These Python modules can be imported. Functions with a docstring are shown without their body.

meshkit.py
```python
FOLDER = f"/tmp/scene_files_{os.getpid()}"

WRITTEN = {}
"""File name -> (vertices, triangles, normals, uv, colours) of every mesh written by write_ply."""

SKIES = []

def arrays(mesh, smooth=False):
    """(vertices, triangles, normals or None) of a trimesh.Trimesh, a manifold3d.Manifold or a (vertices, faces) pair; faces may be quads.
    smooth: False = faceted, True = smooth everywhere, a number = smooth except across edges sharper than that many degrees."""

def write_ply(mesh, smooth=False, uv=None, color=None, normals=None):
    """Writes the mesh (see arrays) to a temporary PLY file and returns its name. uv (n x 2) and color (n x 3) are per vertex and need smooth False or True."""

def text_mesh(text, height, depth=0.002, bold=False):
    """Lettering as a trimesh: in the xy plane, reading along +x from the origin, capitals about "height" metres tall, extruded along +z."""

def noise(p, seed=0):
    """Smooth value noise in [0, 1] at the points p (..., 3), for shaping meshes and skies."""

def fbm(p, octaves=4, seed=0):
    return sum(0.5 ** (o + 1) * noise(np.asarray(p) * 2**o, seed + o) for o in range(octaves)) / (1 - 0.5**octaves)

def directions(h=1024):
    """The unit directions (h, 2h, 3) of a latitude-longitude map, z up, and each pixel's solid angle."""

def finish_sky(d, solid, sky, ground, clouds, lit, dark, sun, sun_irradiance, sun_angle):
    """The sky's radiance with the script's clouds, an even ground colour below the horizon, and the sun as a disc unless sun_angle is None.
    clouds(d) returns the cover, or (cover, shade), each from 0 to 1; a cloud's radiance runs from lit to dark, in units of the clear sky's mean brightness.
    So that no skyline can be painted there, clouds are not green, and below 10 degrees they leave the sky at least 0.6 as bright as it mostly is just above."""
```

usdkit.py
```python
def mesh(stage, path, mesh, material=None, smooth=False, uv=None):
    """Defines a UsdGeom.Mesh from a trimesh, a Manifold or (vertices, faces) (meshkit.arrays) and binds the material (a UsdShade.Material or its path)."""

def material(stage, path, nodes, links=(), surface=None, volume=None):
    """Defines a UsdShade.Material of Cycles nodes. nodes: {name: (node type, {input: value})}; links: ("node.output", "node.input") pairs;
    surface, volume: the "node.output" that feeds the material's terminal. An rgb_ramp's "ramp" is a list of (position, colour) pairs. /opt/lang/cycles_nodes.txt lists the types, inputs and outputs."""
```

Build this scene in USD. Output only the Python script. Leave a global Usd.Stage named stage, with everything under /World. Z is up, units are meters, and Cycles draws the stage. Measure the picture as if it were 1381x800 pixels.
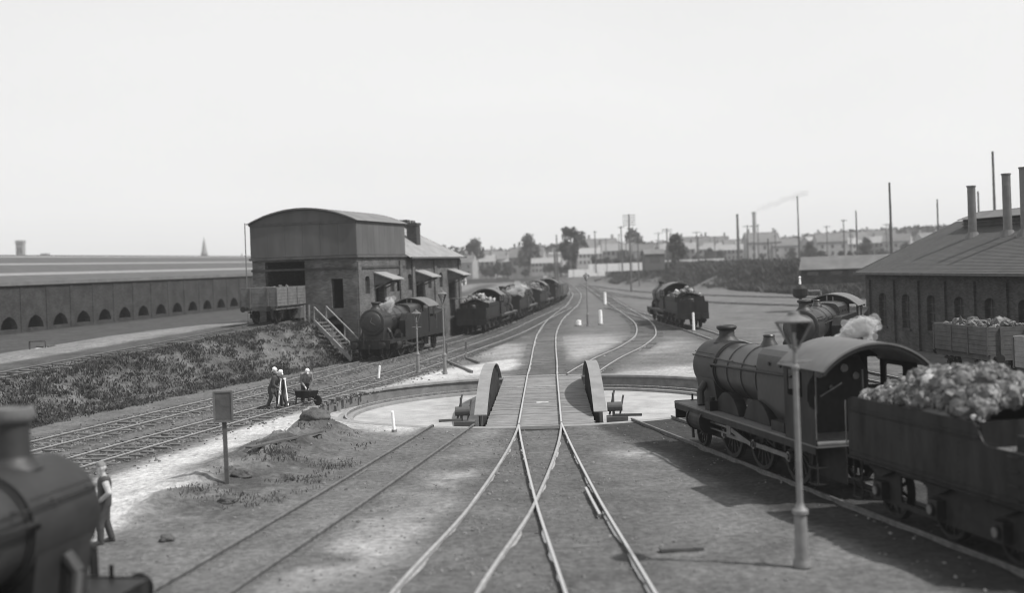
import math, random
import numpy as np, trimesh
import shapely.geometry as sg
from shapely import affinity
from scipy.spatial import Delaunay
from scipy.interpolate import PchipInterpolator
import manifold3d as m3
from pxr import Usd, UsdGeom, UsdLux, UsdShade, Gf, Sdf, Vt
import usdkit
from meshkit import fbm, noise

stage = Usd.Stage.CreateInMemory()
UsdGeom.SetStageUpAxis(stage, 'Z')
UsdGeom.Xform.Define(stage, '/World')
UsdGeom.Scope.Define(stage, '/World/Looks')
RNG = np.random.default_rng(7)
random.seed(7)
PI = math.pi

# ------------------------------------------------------------------ camera, sky, sun, exposure
ROLL = 0.0349                       # the photographer held the camera two degrees askew
cam = UsdGeom.Camera.Define(stage, '/World/camera')
cr, sr = math.cos(ROLL), math.sin(ROLL)
cam.AddTransformOp().Set(Gf.Matrix4d(cr, 0, -sr, 0, sr, 0, cr, 0, 0, -1, 0, 0, 0, 0, 5.75, 1))
cam.CreateHorizontalApertureAttr(36.0)
cam.CreateVerticalApertureAttr(36.0 * 594 / 1024)
cam.CreateFocalLengthAttr(36.0 * 1650 / 1381)
cam.CreateHorizontalApertureOffsetAttr(36.0 * 1.5 / 1381)
cam.CreateVerticalApertureOffsetAttr(-36.0 * 43.5 / 1381)
cam.CreateFStopAttr(0.37)
cam.CreateFocusDistanceAttr(46.0)
cam.CreateExposureAttr(0.2)
cam.CreateClippingRangeAttr(Gf.Vec2f(0.1, 20000))

SUN_EL, SUN_DIR_XY = math.radians(54), np.array([0.93, -0.37])
SUN_DIR_XY = SUN_DIR_XY / np.linalg.norm(SUN_DIR_XY)
sd = np.array([*(SUN_DIR_XY * math.cos(SUN_EL)), math.sin(SUN_EL)])
usdkit.material(stage, '/World/Looks/sky_look', {
    'sky': ('sky_texture', {'sky_type': 'single_scattering', 'sun_disc': False, 'sun_elevation': SUN_EL,
                            'sun_rotation': math.atan2(sd[0], sd[1]), 'aerosol_density': 3.0}),
    'bw': ('rgb_to_bw', {}),
    'tc': ('texture_coordinate', {}),
    'map': ('mapping', {'scale': (1, 1, 3)}),
    'n': ('noise_texture', {'scale': 1.6, 'detail': 3, 'roughness': 0.5}),
    'veil': ('rgb_ramp', {'ramp': [(0.3, (10.6,) * 3), (0.7, (12.2,) * 3)]}),
    'mix': ('mix_color', {'fac': 0.5, 'use_clamp': False}),
    'bg': ('background_shader', {'strength': 0.1})},
    [('sky.color', 'bw.color'), ('bw.val', 'mix.a'), ('tc.generated', 'map.vector'), ('map.vector', 'n.vector'), ('n.fac', 'veil.fac'),
     ('veil.color', 'mix.b'), ('mix.result', 'bg.color')], surface='bg.background')
dome = UsdLux.DomeLight.Define(stage, '/World/sky')
UsdShade.MaterialBindingAPI.Apply(dome.GetPrim()).Bind(UsdShade.Material.Get(stage, '/World/Looks/sky_look'))
dome.GetPrim().SetCustomDataByKey('kind', 'structure')
sun = UsdLux.DistantLight.Define(stage, '/World/sun')
sun.CreateIntensityAttr(1.25); sun.CreateAngleAttr(1.2); sun.CreateColorAttr(Gf.Vec3f(1.0, 0.985, 0.97))
sun.GetPrim().CreateAttribute('inputs:normalize', Sdf.ValueTypeNames.Bool).Set(True)
zx = np.cross([0, 0, 1.0], sd); zx /= np.linalg.norm(zx); zy = np.cross(sd, zx)
sun.AddTransformOp().Set(Gf.Matrix4d(*zx, 0, *zy, 0, *sd, 0, 0, 0, 0, 1))

# ------------------------------------------------------------------ materials (a black-and-white scene: neutral tones)
def look(name, tone, rough=0.8, var=0.25, scale=3.0, bump=0.0, bscale=None, metal=0.0, spec=0.4, fine=0.0, streak=False):
    """tone: base albedo; var: relative variation by noise in object space"""
    lo, hi = tone * (1 - var), tone * (1 + var)
    nodes = {'tc': ('texture_coordinate', {}), 'map': ('mapping', {'scale': (1, 1, 0.25) if streak else (1, 1, 1)}),
             'n': ('noise_texture', {'scale': scale, 'detail': 5, 'roughness': 0.62}),
             'r': ('rgb_ramp', {'ramp': [(0.28, (lo,) * 3), (0.72, (hi,) * 3)]}),
             'p': ('principled_bsdf', {'roughness': rough, 'metallic': metal, 'specular_ior_level': spec})}
    links = [('tc.object', 'map.vector'), ('map.vector', 'n.vector'), ('n.fac', 'r.fac'), ('r.color', 'p.base_color')]
    if bump:
        nodes['n2'] = ('noise_texture', {'scale': bscale or scale * 6, 'detail': 4, 'roughness': 0.6})
        nodes['b'] = ('bump', {'strength': 1.0, 'distance': bump})
        links += [('tc.object', 'n2.vector'), ('n2.fac', 'b.height'), ('b.normal', 'p.normal')]
    return usdkit.material(stage, '/World/Looks/' + name, nodes, links, surface='p.BSDF')

def brick_look(name, tone, mortar, var=0.35):
    def v(t): return (t,) * 3
    return usdkit.material(stage, '/World/Looks/' + name, {
        'tc': ('texture_coordinate', {}), 'sep': ('separate_xyz', {}), 'add': ('math', {'math_type': 'add'}), 'com': ('combine_xyz', {}),
        'br': ('brick_texture', {'scale': 1.0, 'color1': v(tone * (1 - var)), 'color2': v(tone * (1 + var)), 'mortar': v(mortar), 'mortar_size': 0.008, 'brick_width': 0.23, 'row_height': 0.075, 'bias': 0.0}),
        'n': ('noise_texture', {'scale': 0.7, 'detail': 5, 'roughness': 0.6}), 'r': ('rgb_ramp', {'ramp': [(0.3, v(0.55)), (0.7, v(1.25))]}),
        'm': ('mix_color', {'blend_type': 'multiply', 'fac': 1.0, 'use_clamp': False}), 'b': ('bump', {'strength': 0.6, 'distance': 0.01, 'invert': True}),
        'p': ('principled_bsdf', {'roughness': 0.9, 'specular_ior_level': 0.2})},
        [('tc.object', 'sep.vector'), ('sep.x', 'add.value1'), ('sep.y', 'add.value2'), ('add.value', 'com.x'), ('sep.z', 'com.y'), ('com.vector', 'br.vector'),
         ('tc.object', 'n.vector'), ('n.fac', 'r.fac'), ('br.color', 'm.a'), ('r.color', 'm.b'), ('m.result', 'p.base_color'), ('br.fac', 'b.height'), ('b.normal', 'p.normal')], surface='p.BSDF')

M = dict(
    engine=look('engine_paint', 0.012, 0.5, 0.75, 3.5, 0.004, 9, spec=.16, streak=True),
    boiler=look('boiler_paint', 0.015, 0.42, 0.5, 1.6, 0.006, 7, spec=.5),
    smokebox=look('smokebox_black', 0.016, 0.55, 0.35, 2.5, 0.004, 12),
    tender=look('tender_paint', 0.012, 0.55, 0.8, 3.0, 0.006, 7, spec=.14, streak=True),
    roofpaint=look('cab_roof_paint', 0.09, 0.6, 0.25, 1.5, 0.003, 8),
    running=look('running_gear_steel', 0.014, 0.6, 0.5, 4.0, 0.003, 14, spec=.2),
    bright=look('bright_steel', 0.17, 0.35, 0.3, 5.0, metal=0.8),
    tyre=look('wheel_steel', 0.014, 0.6, 0.4, 4.0, spec=.2),
    whitelamp=look('white_paint', 0.72, 0.6, 0.12, 6.0),
    dirtywhite=look('weathered_whitewash', 0.5, 0.85, 0.2, 4.0),
    coal=look('coal_lump', 0.075, 0.55, 0.85, 1.6, 0.02, 6),
    paleload=look('pale_load', 0.34, 0.9, 0.4, 2.5, 0.03, 5),
    iron=look('cast_iron_paint', 0.10, 0.55, 0.25, 4.0, 0.002, 20),
    lampiron=look('lamp_post_paint', 0.14, 0.55, 0.25, 4.0, 0.002, 20),
    tank=look('tank_plates', 0.068, 0.75, 0.3, 0.8, 0.003, 8, streak=True),
    tankroof=look('curved_roof_iron', 0.12, 0.7, 0.25, 1.0, 0.01, 6),
    brick=brick_look('engineering_brick', 0.09, 0.105),
    darkbrick=brick_look('sooty_brick', 0.05, 0.055),
    farbrick=brick_look('viaduct_brick', 0.034, 0.038),
    band=look('stone_band', 0.19, 0.85, 0.25, 2.0, 0.006, 10),
    slate=look('slate_roof', 0.20, 0.75, 0.22, 1.2, 0.01, 8),
    shedslate=look('shed_roof_slate', 0.05, 0.8, 0.2, 0.9, 0.01, 8),
    roofdark=look('sooty_roof', 0.055, 0.85, 0.25, 0.8, 0.01, 8),
    darkslate=look('dark_roof_felt', 0.10, 0.85, 0.25, 0.8, 0.01, 8),
    paleroof=look('pale_roof_glazing', 0.16, 0.7, 0.2, 0.8, 0.004, 8),  # lighter roof tone that paints in the lit ridges
    timber=look('weathered_timber', 0.10, 0.85, 0.35, 2.5, 0.006, 14),
    paletimber=look('pale_timber', 0.17, 0.85, 0.2, 3.0, 0.004, 14),
    darktimber=look('creosoted_timber', 0.06, 0.85, 0.35, 3.0, 0.008, 12),
    sleeper=look('sleeper_timber', 0.085, 0.9, 0.45, 2.0, 0.012, 14),
    deck=look('deck_timber', 0.155, 0.85, 0.3, 1.3, 0.008, 12),
    girder=look('girder_paint', 0.17, 0.6, 0.2, 1.8, 0.003, 10),  # flange tone lightened: skylight on its top is put into the colour
    girderdark=look('girder_web_paint', 0.06, 0.7, 0.3, 1.8, 0.003, 10),  # darker copy for the shaded webs, shade in the colour; also beams and gear
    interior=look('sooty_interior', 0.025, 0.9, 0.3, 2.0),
    concrete=look('pit_concrete', 0.27, 0.9, 0.28, 0.9, 0.02, 6),
    coping=look('pit_wall_brick', 0.12, 0.9, 0.3, 2.0, 0.01, 12),
    glassdark=look('window_glass', 0.04, 0.15, 0.3, 2.0, spec=0.6),
    houserend=look('house_render', 0.22, 0.9, 0.2, 0.5),
    housebrick=look('house_brick', 0.2, 0.9, 0.25, 0.6),
    bark=look('bark', 0.09, 0.9, 0.3, 3.0, 0.02, 10),
    pole=look('telegraph_pole_timber', 0.08, 0.85, 0.3, 3.0),
    skin=look('skin', 0.38, 0.6, 0.1, 8.0),
    cloth_dark=look('dark_cloth', 0.04, 0.9, 0.3, 9.0, 0.004, 30),
    cloth_mid=look('grey_cloth', 0.16, 0.9, 0.3, 9.0, 0.004, 30),
    cloth_shirt=look('shirt_cloth', 0.3, 0.9, 0.4, 7.0, 0.006, 25),
    cloth_pale=look('pale_cloth', 0.62, 0.9, 0.12, 9.0, 0.004, 30),
    leather=look('boot_leather', 0.035, 0.6, 0.3, 9.0),
    stone=look('clinker', 0.15, 0.9, 0.7, 1.5, 0.01, 20),
    earth=look('ash_heap_earth', 0.06, 0.95, 0.5, 3.0, 0.03, 12),
)
def rail_look():
    return usdkit.material(stage, '/World/Looks/rail_steel', {
        'g': ('geometry', {}), 's': ('separate_xyz', {}), 'gt': ('math', {'math_type': 'greater_than', 'value2': 0.9}),
        'n': ('noise_texture', {'scale': 6.0, 'detail': 4}), 'r': ('rgb_ramp', {'ramp': [(0.3, (0.07,) * 3), (0.7, (0.16,) * 3)]}),
        'rust': ('principled_bsdf', {'roughness': 0.85}), 'top': ('principled_bsdf', {'base_color': (0.62,) * 3, 'metallic': 0.85, 'roughness': 0.38}),
        'mix': ('mix_closure', {})},
        [('g.normal', 's.vector'), ('s.z', 'gt.value1'), ('g.position', 'n.vector'), ('n.fac', 'r.fac'), ('r.color', 'rust.base_color'),
         ('gt.value', 'mix.fac'), ('rust.BSDF', 'mix.closure1'), ('top.BSDF', 'mix.closure2')], surface='mix.closure')
M['rail'] = rail_look()
M['dullrail'] = look('rusty_rail', 0.085, 0.7, 0.5, 6.0, 0.003, 20)
M['wornrail'] = look('worn_rail', 0.24, 0.55, 0.3, 6.0, 0.002, 20)
def leaf_look(name, tone):
    return usdkit.material(stage, '/World/Looks/' + name, {
        'g': ('geometry', {}), 'r': ('rgb_ramp', {'ramp': [(0, (tone * 0.5,) * 3), (1, (tone * 1.6,) * 3)]}),
        'd': ('diffuse_bsdf', {}), 't': ('translucent_bsdf', {}), 'm': ('mix_closure', {'fac': 0.25})},
        [('g.random_per_island', 'r.fac'), ('r.color', 'd.color'), ('r.color', 't.color'), ('d.BSDF', 'm.closure1'), ('t.BSDF', 'm.closure2')], surface='m.closure')
M['leaf'] = leaf_look('tree_leaf', 0.15)
M['grass'] = leaf_look('grass_blade', 0.115)
M['drygrass'] = leaf_look('dry_weed', 0.18)
M['glass'] = usdkit.material(stage, '/World/Looks/lantern_glass', {
    'f': ('fresnel', {'IOR': 1.5}), 't': ('transparent_bsdf', {'color': (0.85,) * 3}), 'g': ('glossy_bsdf', {'roughness': 0.08}), 'm': ('mix_closure', {})},
    [('f.fac', 'm.fac'), ('t.BSDF', 'm.closure1'), ('g.BSDF', 'm.closure2')], surface='m.closure')
def steam_look(name, density, color):
    return usdkit.material(stage, '/World/Looks/' + name, {
        'tc': ('texture_coordinate', {}), 'n': ('noise_texture', {'scale': 2.5, 'detail': 4}), 'mr': ('map_range', {'from_min': 0.35, 'from_max': 0.65, 'to_min': density * 0.3, 'to_max': density * 1.5, 'clamp': True}),
        'v': ('principled_volume', {'color': (color,) * 3, 'anisotropy': 0.2})},
        [('tc.object', 'n.vector'), ('n.fac', 'mr.value'), ('mr.result', 'v.density')], volume='v.volume')
M['steam'] = steam_look('steam_cloud', 7.0, 0.98)
M['wisp'] = usdkit.material(stage, '/World/Looks/steam_wisp', {'t': ('transparent_bsdf', {}), 'd': ('diffuse_bsdf', {'color': (.93,) * 3}), 'l': ('translucent_bsdf', {'color': (.93,) * 3}), 'a': ('mix_closure', {'fac': .5}), 'm': ('mix_closure', {'fac': .065})},
    [('d.BSDF', 'a.closure1'), ('l.BSDF', 'a.closure2'), ('t.BSDF', 'm.closure1'), ('a.closure', 'm.closure2')], surface='m.closure')
M['smoke'] = steam_look('chimney_smoke', 0.12, 0.45)
# ground: the earth's own tone is painted per vertex (path, ash, grass), with shadow under loco_road; the shader adds grain
usdkit.material(stage, '/World/Looks/ground_look', {
    'a': ('attribute', {'attribute': 'tone'}), 'g': ('geometry', {}),
    'n1': ('noise_texture', {'scale': 0.55, 'detail': 7, 'roughness': 0.62}), 'n2': ('noise_texture', {'scale': 5.0, 'detail': 6, 'roughness': 0.62}),
    'v': ('voronoi_texture', {'scale': 9.0}),
    'r1': ('rgb_ramp', {'ramp': [(0.3, (0.72,) * 3), (0.7, (1.28,) * 3)]}), 'r2': ('rgb_ramp', {'ramp': [(0.3, (0.6,) * 3), (0.7, (1.35,) * 3)]}),
    'm1': ('mix_color', {'blend_type': 'multiply', 'fac': 1.0, 'use_clamp': False}), 'm2': ('mix_color', {'blend_type': 'multiply', 'fac': 1.0, 'use_clamp': False}),
    'b': ('bump', {'strength': 1.0, 'distance': 0.05}), 'b2': ('bump', {'strength': 0.7, 'distance': 0.03}),
    'p': ('principled_bsdf', {'roughness': 0.95, 'specular_ior_level': 0.15})},
    [('g.position', 'n1.vector'), ('g.position', 'n2.vector'), ('g.position', 'v.vector'), ('n1.fac', 'r1.fac'), ('n2.fac', 'r2.fac'),
     ('a.color', 'm1.a'), ('r1.color', 'm1.b'), ('m1.result', 'm2.a'), ('r2.color', 'm2.b'), ('m2.result', 'p.base_color'),
     ('n2.fac', 'b.height'), ('v.distance', 'b2.height'), ('b.normal', 'b2.normal'), ('b2.normal', 'p.normal')], surface='p.BSDF')
M['ground'] = UsdShade.Material.Get(stage, '/World/Looks/ground_look')

# ------------------------------------------------------------------ helpers
used = {}
def numbered(parent, name):
    k = (parent, name); n = used.get(k, 0); used[k] = n + 1
    return f'{parent}/{name}' + (f'_{n:03d}' if n else '')
def tag(p, label=None, cat=None, group=None, kind=None):
    p = p.GetPrim() if hasattr(p, 'GetPrim') else p
    for k, v in (('label', label), ('category', cat), ('group', group), ('kind', kind)):
        if v: p.SetCustomDataByKey(k, v)
    return p
def thing(name, label, cat, loc=(0, 0, 0), rz=0.0, group=None, scale=None):
    x = UsdGeom.Xform.Define(stage, numbered('/World', name))
    x.AddTranslateOp().Set(Gf.Vec3d(*map(float, loc))); x.AddRotateZOp().Set(math.degrees(rz))
    if scale: x.AddScaleOp().Set(Gf.Vec3f(*((scale,) * 3 if np.ndim(scale) == 0 else scale)))
    return tag(x, label, cat, group)
def dup(root, label, loc, rz, cat=None, group=None, scale=None):
    was = root.GetCustomData()
    name = root.GetName().rstrip('0123456789').rstrip('_') if root.GetName()[-3:].isdigit() else root.GetName()
    r = thing(name, label, cat or was['category'], loc, rz, group or was.get('group'), scale)
    r.GetReferences().AddInternalReference(root.GetPath()); r.SetInstanceable(True)
    return r
def obj(name, mesh, mat, parent=None, smooth=False, **kw):
    if isinstance(mesh, MB): mesh = mesh.mesh()
    par = parent.GetPath().pathString if parent is not None else '/World'
    m = usdkit.mesh(stage, numbered(par, name), mesh, M[mat], smooth=smooth)
    return tag(m, **kw) if kw else m.GetPrim()

class MB:
    """collects simple solids into one mesh"""
    def __init__(s): s.v, s.f, s.n = [], [], 0
    def add(s, v, f):
        v = np.asarray(v, float); f = np.asarray(f, int)
        if f.shape[1] == 4: f = np.vstack([f[:, [0, 1, 2]], f[:, [0, 2, 3]]])
        s.v.append(v); s.f.append(f + s.n); s.n += len(v); return s
    def tm(s, m): return s.add(m.vertices, m.faces)
    def box(s, c, size, rz=0.0, ry=0.0, rx=0.0):
        b = np.array([[x, y, z] for x in (-.5, .5) for y in (-.5, .5) for z in (-.5, .5)]) * size
        f = [[0, 1, 3, 2], [4, 6, 7, 5], [0, 4, 5, 1], [2, 3, 7, 6], [0, 2, 6, 4], [1, 5, 7, 3]]
        R = trimesh.transformations.euler_matrix(rx, ry, rz)[:3, :3]
        return s.add(b @ R.T + np.asarray(c, float), f)
    def span(s, x0, x1, y0, y1, z0, z1): return s.box(((x0 + x1) / 2, (y0 + y1) / 2, (z0 + z1) / 2), (abs(x1 - x0), abs(y1 - y0), abs(z1 - z0)))
    def bar(s, p, q, w, h=None):
        """square bar between two points"""
        p, q = np.asarray(p, float), np.asarray(q, float); d = q - p; L = np.linalg.norm(d); d /= L
        a = np.cross([0, 0, 1.0], d); a = np.array([1.0, 0, 0]) if np.linalg.norm(a) < 1e-6 else a / np.linalg.norm(a); b = np.cross(d, a)
        h = h or w
        ring = [(-1, -1), (1, -1), (1, 1), (-1, 1)]
        v = [e + a * i * w / 2 + b * j * h / 2 for e in (p, q) for i, j in ring]
        return s.add(v, [[0, 1, 5, 4], [1, 2, 6, 5], [2, 3, 7, 6], [3, 0, 4, 7], [3, 2, 1, 0], [4, 5, 6, 7]])
    def cyl(s, p, q, r0, r1=None, n=12):
        r1 = r0 if r1 is None else r1
        p, q = np.asarray(p, float), np.asarray(q, float); d = (q - p) / np.linalg.norm(q - p)
        a = np.cross(d, [0, 0, 1.0] if abs(d[2]) < .9 else [1.0, 0, 0]); a /= np.linalg.norm(a); b = np.cross(d, a)
        t = np.arange(n) * 2 * PI / n
        ring = np.cos(t)[:, None] * a + np.sin(t)[:, None] * b
        v = np.vstack([p + ring * r0, q + ring * r1, [p], [q]])
        i = np.arange(n); j = (i + 1) % n
        f = np.vstack([np.stack([i, j, n + j], 1), np.stack([i, n + j, n + i], 1), np.stack([j, i, 0 * i + 2 * n], 1), np.stack([n + i, n + j, 0 * i + 2 * n + 1], 1)])
        return s.add(v, f[:, ::-1])
    def lathe(s, prof, o=(0, 0, 0), axis='z', n=20):
        """prof: (r, h) pairs"""
        m = trimesh.creation.revolve(np.array(prof, float), sections=n)
        v = np.array(m.vertices)
        if axis == 'x': v = v[:, [2, 0, 1]]
        if axis == 'y': v = v[:, [1, 2, 0]]
        return s.add(v + np.asarray(o, float), m.faces)
    def prism(s, poly, h, T):
        """shapely polygon in local (x, y) extruded along z by h, then placed by the 4 x 4 matrix T"""
        for g in getattr(poly, 'geoms', [poly]):
            m = trimesh.creation.extrude_polygon(g, h, engine='earcut'); m.apply_transform(T); s.tm(m)
        return s
    def mesh(s):
        m = trimesh.Trimesh(np.vstack(s.v), np.vstack(s.f), process=False); return m
def frame(o, ex, ey, ez):
    T = np.eye(4); T[:3, 0], T[:3, 1], T[:3, 2], T[:3, 3] = ex, ey, ez, o; return T
def XZ(y, o=(0, 0)):      # polygon (x, z) extruded along +y from y
    return frame((o[0], y, o[1]), (1, 0, 0), (0, 0, 1), (0, -1, 0)) @ np.diag([1, 1, -1, 1.0])
def YZ(x):                # polygon (y, z) extruded along +x from x
    return frame((x, 0, 0), (0, 1, 0), (0, 0, 1), (1, 0, 0))
def fixn(m):
    m = m.mesh() if isinstance(m, MB) else m; trimesh.repair.fix_normals(m, multibody=True); return m
def lump(r, seed, sub=1, rough=0.35, squash=0.8):
    m = trimesh.creation.icosphere(subdivisions=sub, radius=1.0); v = np.array(m.vertices)
    k = 1 + rough * (fbm(v * 1.7 + seed * 7.3, 3, seed) - 0.5) * 2
    return (v * k[:, None] * [r, r * 0.85, r * squash]), np.array(m.faces)
def spline(pts, step=0.8):
    p = np.array(pts, float); d = np.concatenate([[0], np.cumsum(np.linalg.norm(np.diff(p, axis=0), axis=1))])
    f = PchipInterpolator(d, p); t = np.linspace(0, d[-1], max(2, int(d[-1] / step)))
    return f(t)
def offset_line(p, off):
    t = np.gradient(p, axis=0); t /= np.linalg.norm(t, axis=1, keepdims=True)
    return p + np.stack([-t[:, 1], t[:, 0]], 1) * off, t      # + is to the left of travel

# ------------------------------------------------------------------ the lie of the land
PIT_C, PIT_R = np.array([1.12, 52.8]), 9.65
EMB = np.array([(-40, -20), (-30, 10), (-24.6, 28), (-21.5, 40), (-19.3, 48.5), (-17.1, 57), (-15.1, 63.3), (-10.9, 77.2), (-9.0, 84), (-5.0, 103), (0, 130), (2, 170), (4, 260)], float)
REMB = np.array([(24, 600), (21, 330), (33, 263), (42, 169), (46, 130), (52, 100), (64, 70), (80, 40)], float)
def poly_dist(P, line):
    """signed distance to a polyline: positive on its left"""
    best = np.full(len(P), 1e9); sign = np.zeros(len(P))
    for a, b in zip(line[:-1], line[1:]):
        d = b - a; t = np.clip(((P - a) @ d) / (d @ d), 0, 1); q = a + t[:, None] * d
        dist = np.linalg.norm(P - q, axis=1); cr_ = d[0] * (P[:, 1] - a[1]) - d[1] * (P[:, 0] - a[0])
        m = dist < best; best[m] = dist[m]; sign[m] = np.sign(cr_[m])
    return best * sign
def sstep(x, a, b): t = np.clip((np.asarray(x, float) - a) / (b - a), 0, 1); return t * t * (3 - 2 * t)
def gauss(P, c, sx, sy=None, ang=0.0):
    d = P - np.array(c); ca, sa = math.cos(ang), math.sin(ang)
    u, v = d[:, 0] * ca + d[:, 1] * sa, -d[:, 0] * sa + d[:, 1] * ca
    return np.exp(-(u / sx) ** 2 - (v / (sy or sx)) ** 2)
def height(P):
    P = np.asarray(P, float); p3 = np.c_[P, np.zeros(len(P))]
    z = (fbm(p3 * 0.9, 4, 3) - 0.5) * 0.09 - 0.012
    d = poly_dist(P, EMB)
    top = np.clip(1.55 + (P[:, 1] - 50) * 0.031, .9, 2.45) * sstep(P[:, 1], 400, 200)
    top = top - 0.75 * sstep(d, 9, 20)
    rise = sstep(d, -0.1, 2.7); rise = rise * 0.6 + np.clip(d / 2.6, 0, 1) * 0.4
    z += np.maximum(rise, 0) * top + (fbm(p3 * 0.8, 4, 11) - 0.5) * 0.35 * sstep(d, 0.2, 1.0) * sstep(d, 3.6, 2.2)
    e = poly_dist(P, REMB)
    z += sstep(e, 0, 7) * 4.0 + (fbm(p3 * 0.25, 3, 5) - 0.5) * 0.8 * sstep(e, 1, 5)
    z += sstep(np.linalg.norm(P, axis=1), 420, 1100) * 5
    # heaps of ash and clinker
    n = fbm(p3 * 2.2, 3, 21)
    rg_ = np.abs(fbm(p3 * 1.1, 4, 27) - .5) * 2
    z += 0.85 * gauss(P, (-7.0, 42.6), 0.8, .65) * (0.55 + n * .9) + 0.55 * gauss(P, (-7.3, 40.0), 2.6, 1.3, 1.1) * (0.2 + n + rg_ * .5)
    z += 0.42 * gauss(P, (-8.4, 35.4), 3.6, 1.0, 1.25) * (0.1 + n + rg_ * .6) + 0.35 * gauss(P, (-8.9, 30.5), 2.2, .9, 1.2) * (0.1 + n + rg_ * .5) + 0.22 * gauss(P, (-6.4, 37.0), 1.6, .8, 1.0) * (0.2 + n) + .10 * gauss(P, (-7.3, 28), 3, 1.4, 1.1) * (n + rg_)
    return z
PATH = np.array([(-11.6, 24), (-10.6, 31), (-9.6, 37), (-8.9, 43), (-8.8, 49), (-7.8, 56), (-5.6, 62.5), (-3.0, 66), (0.2, 72)], float)
TRACKS = {}       # name -> centre line, filled before the ground is made
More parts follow.
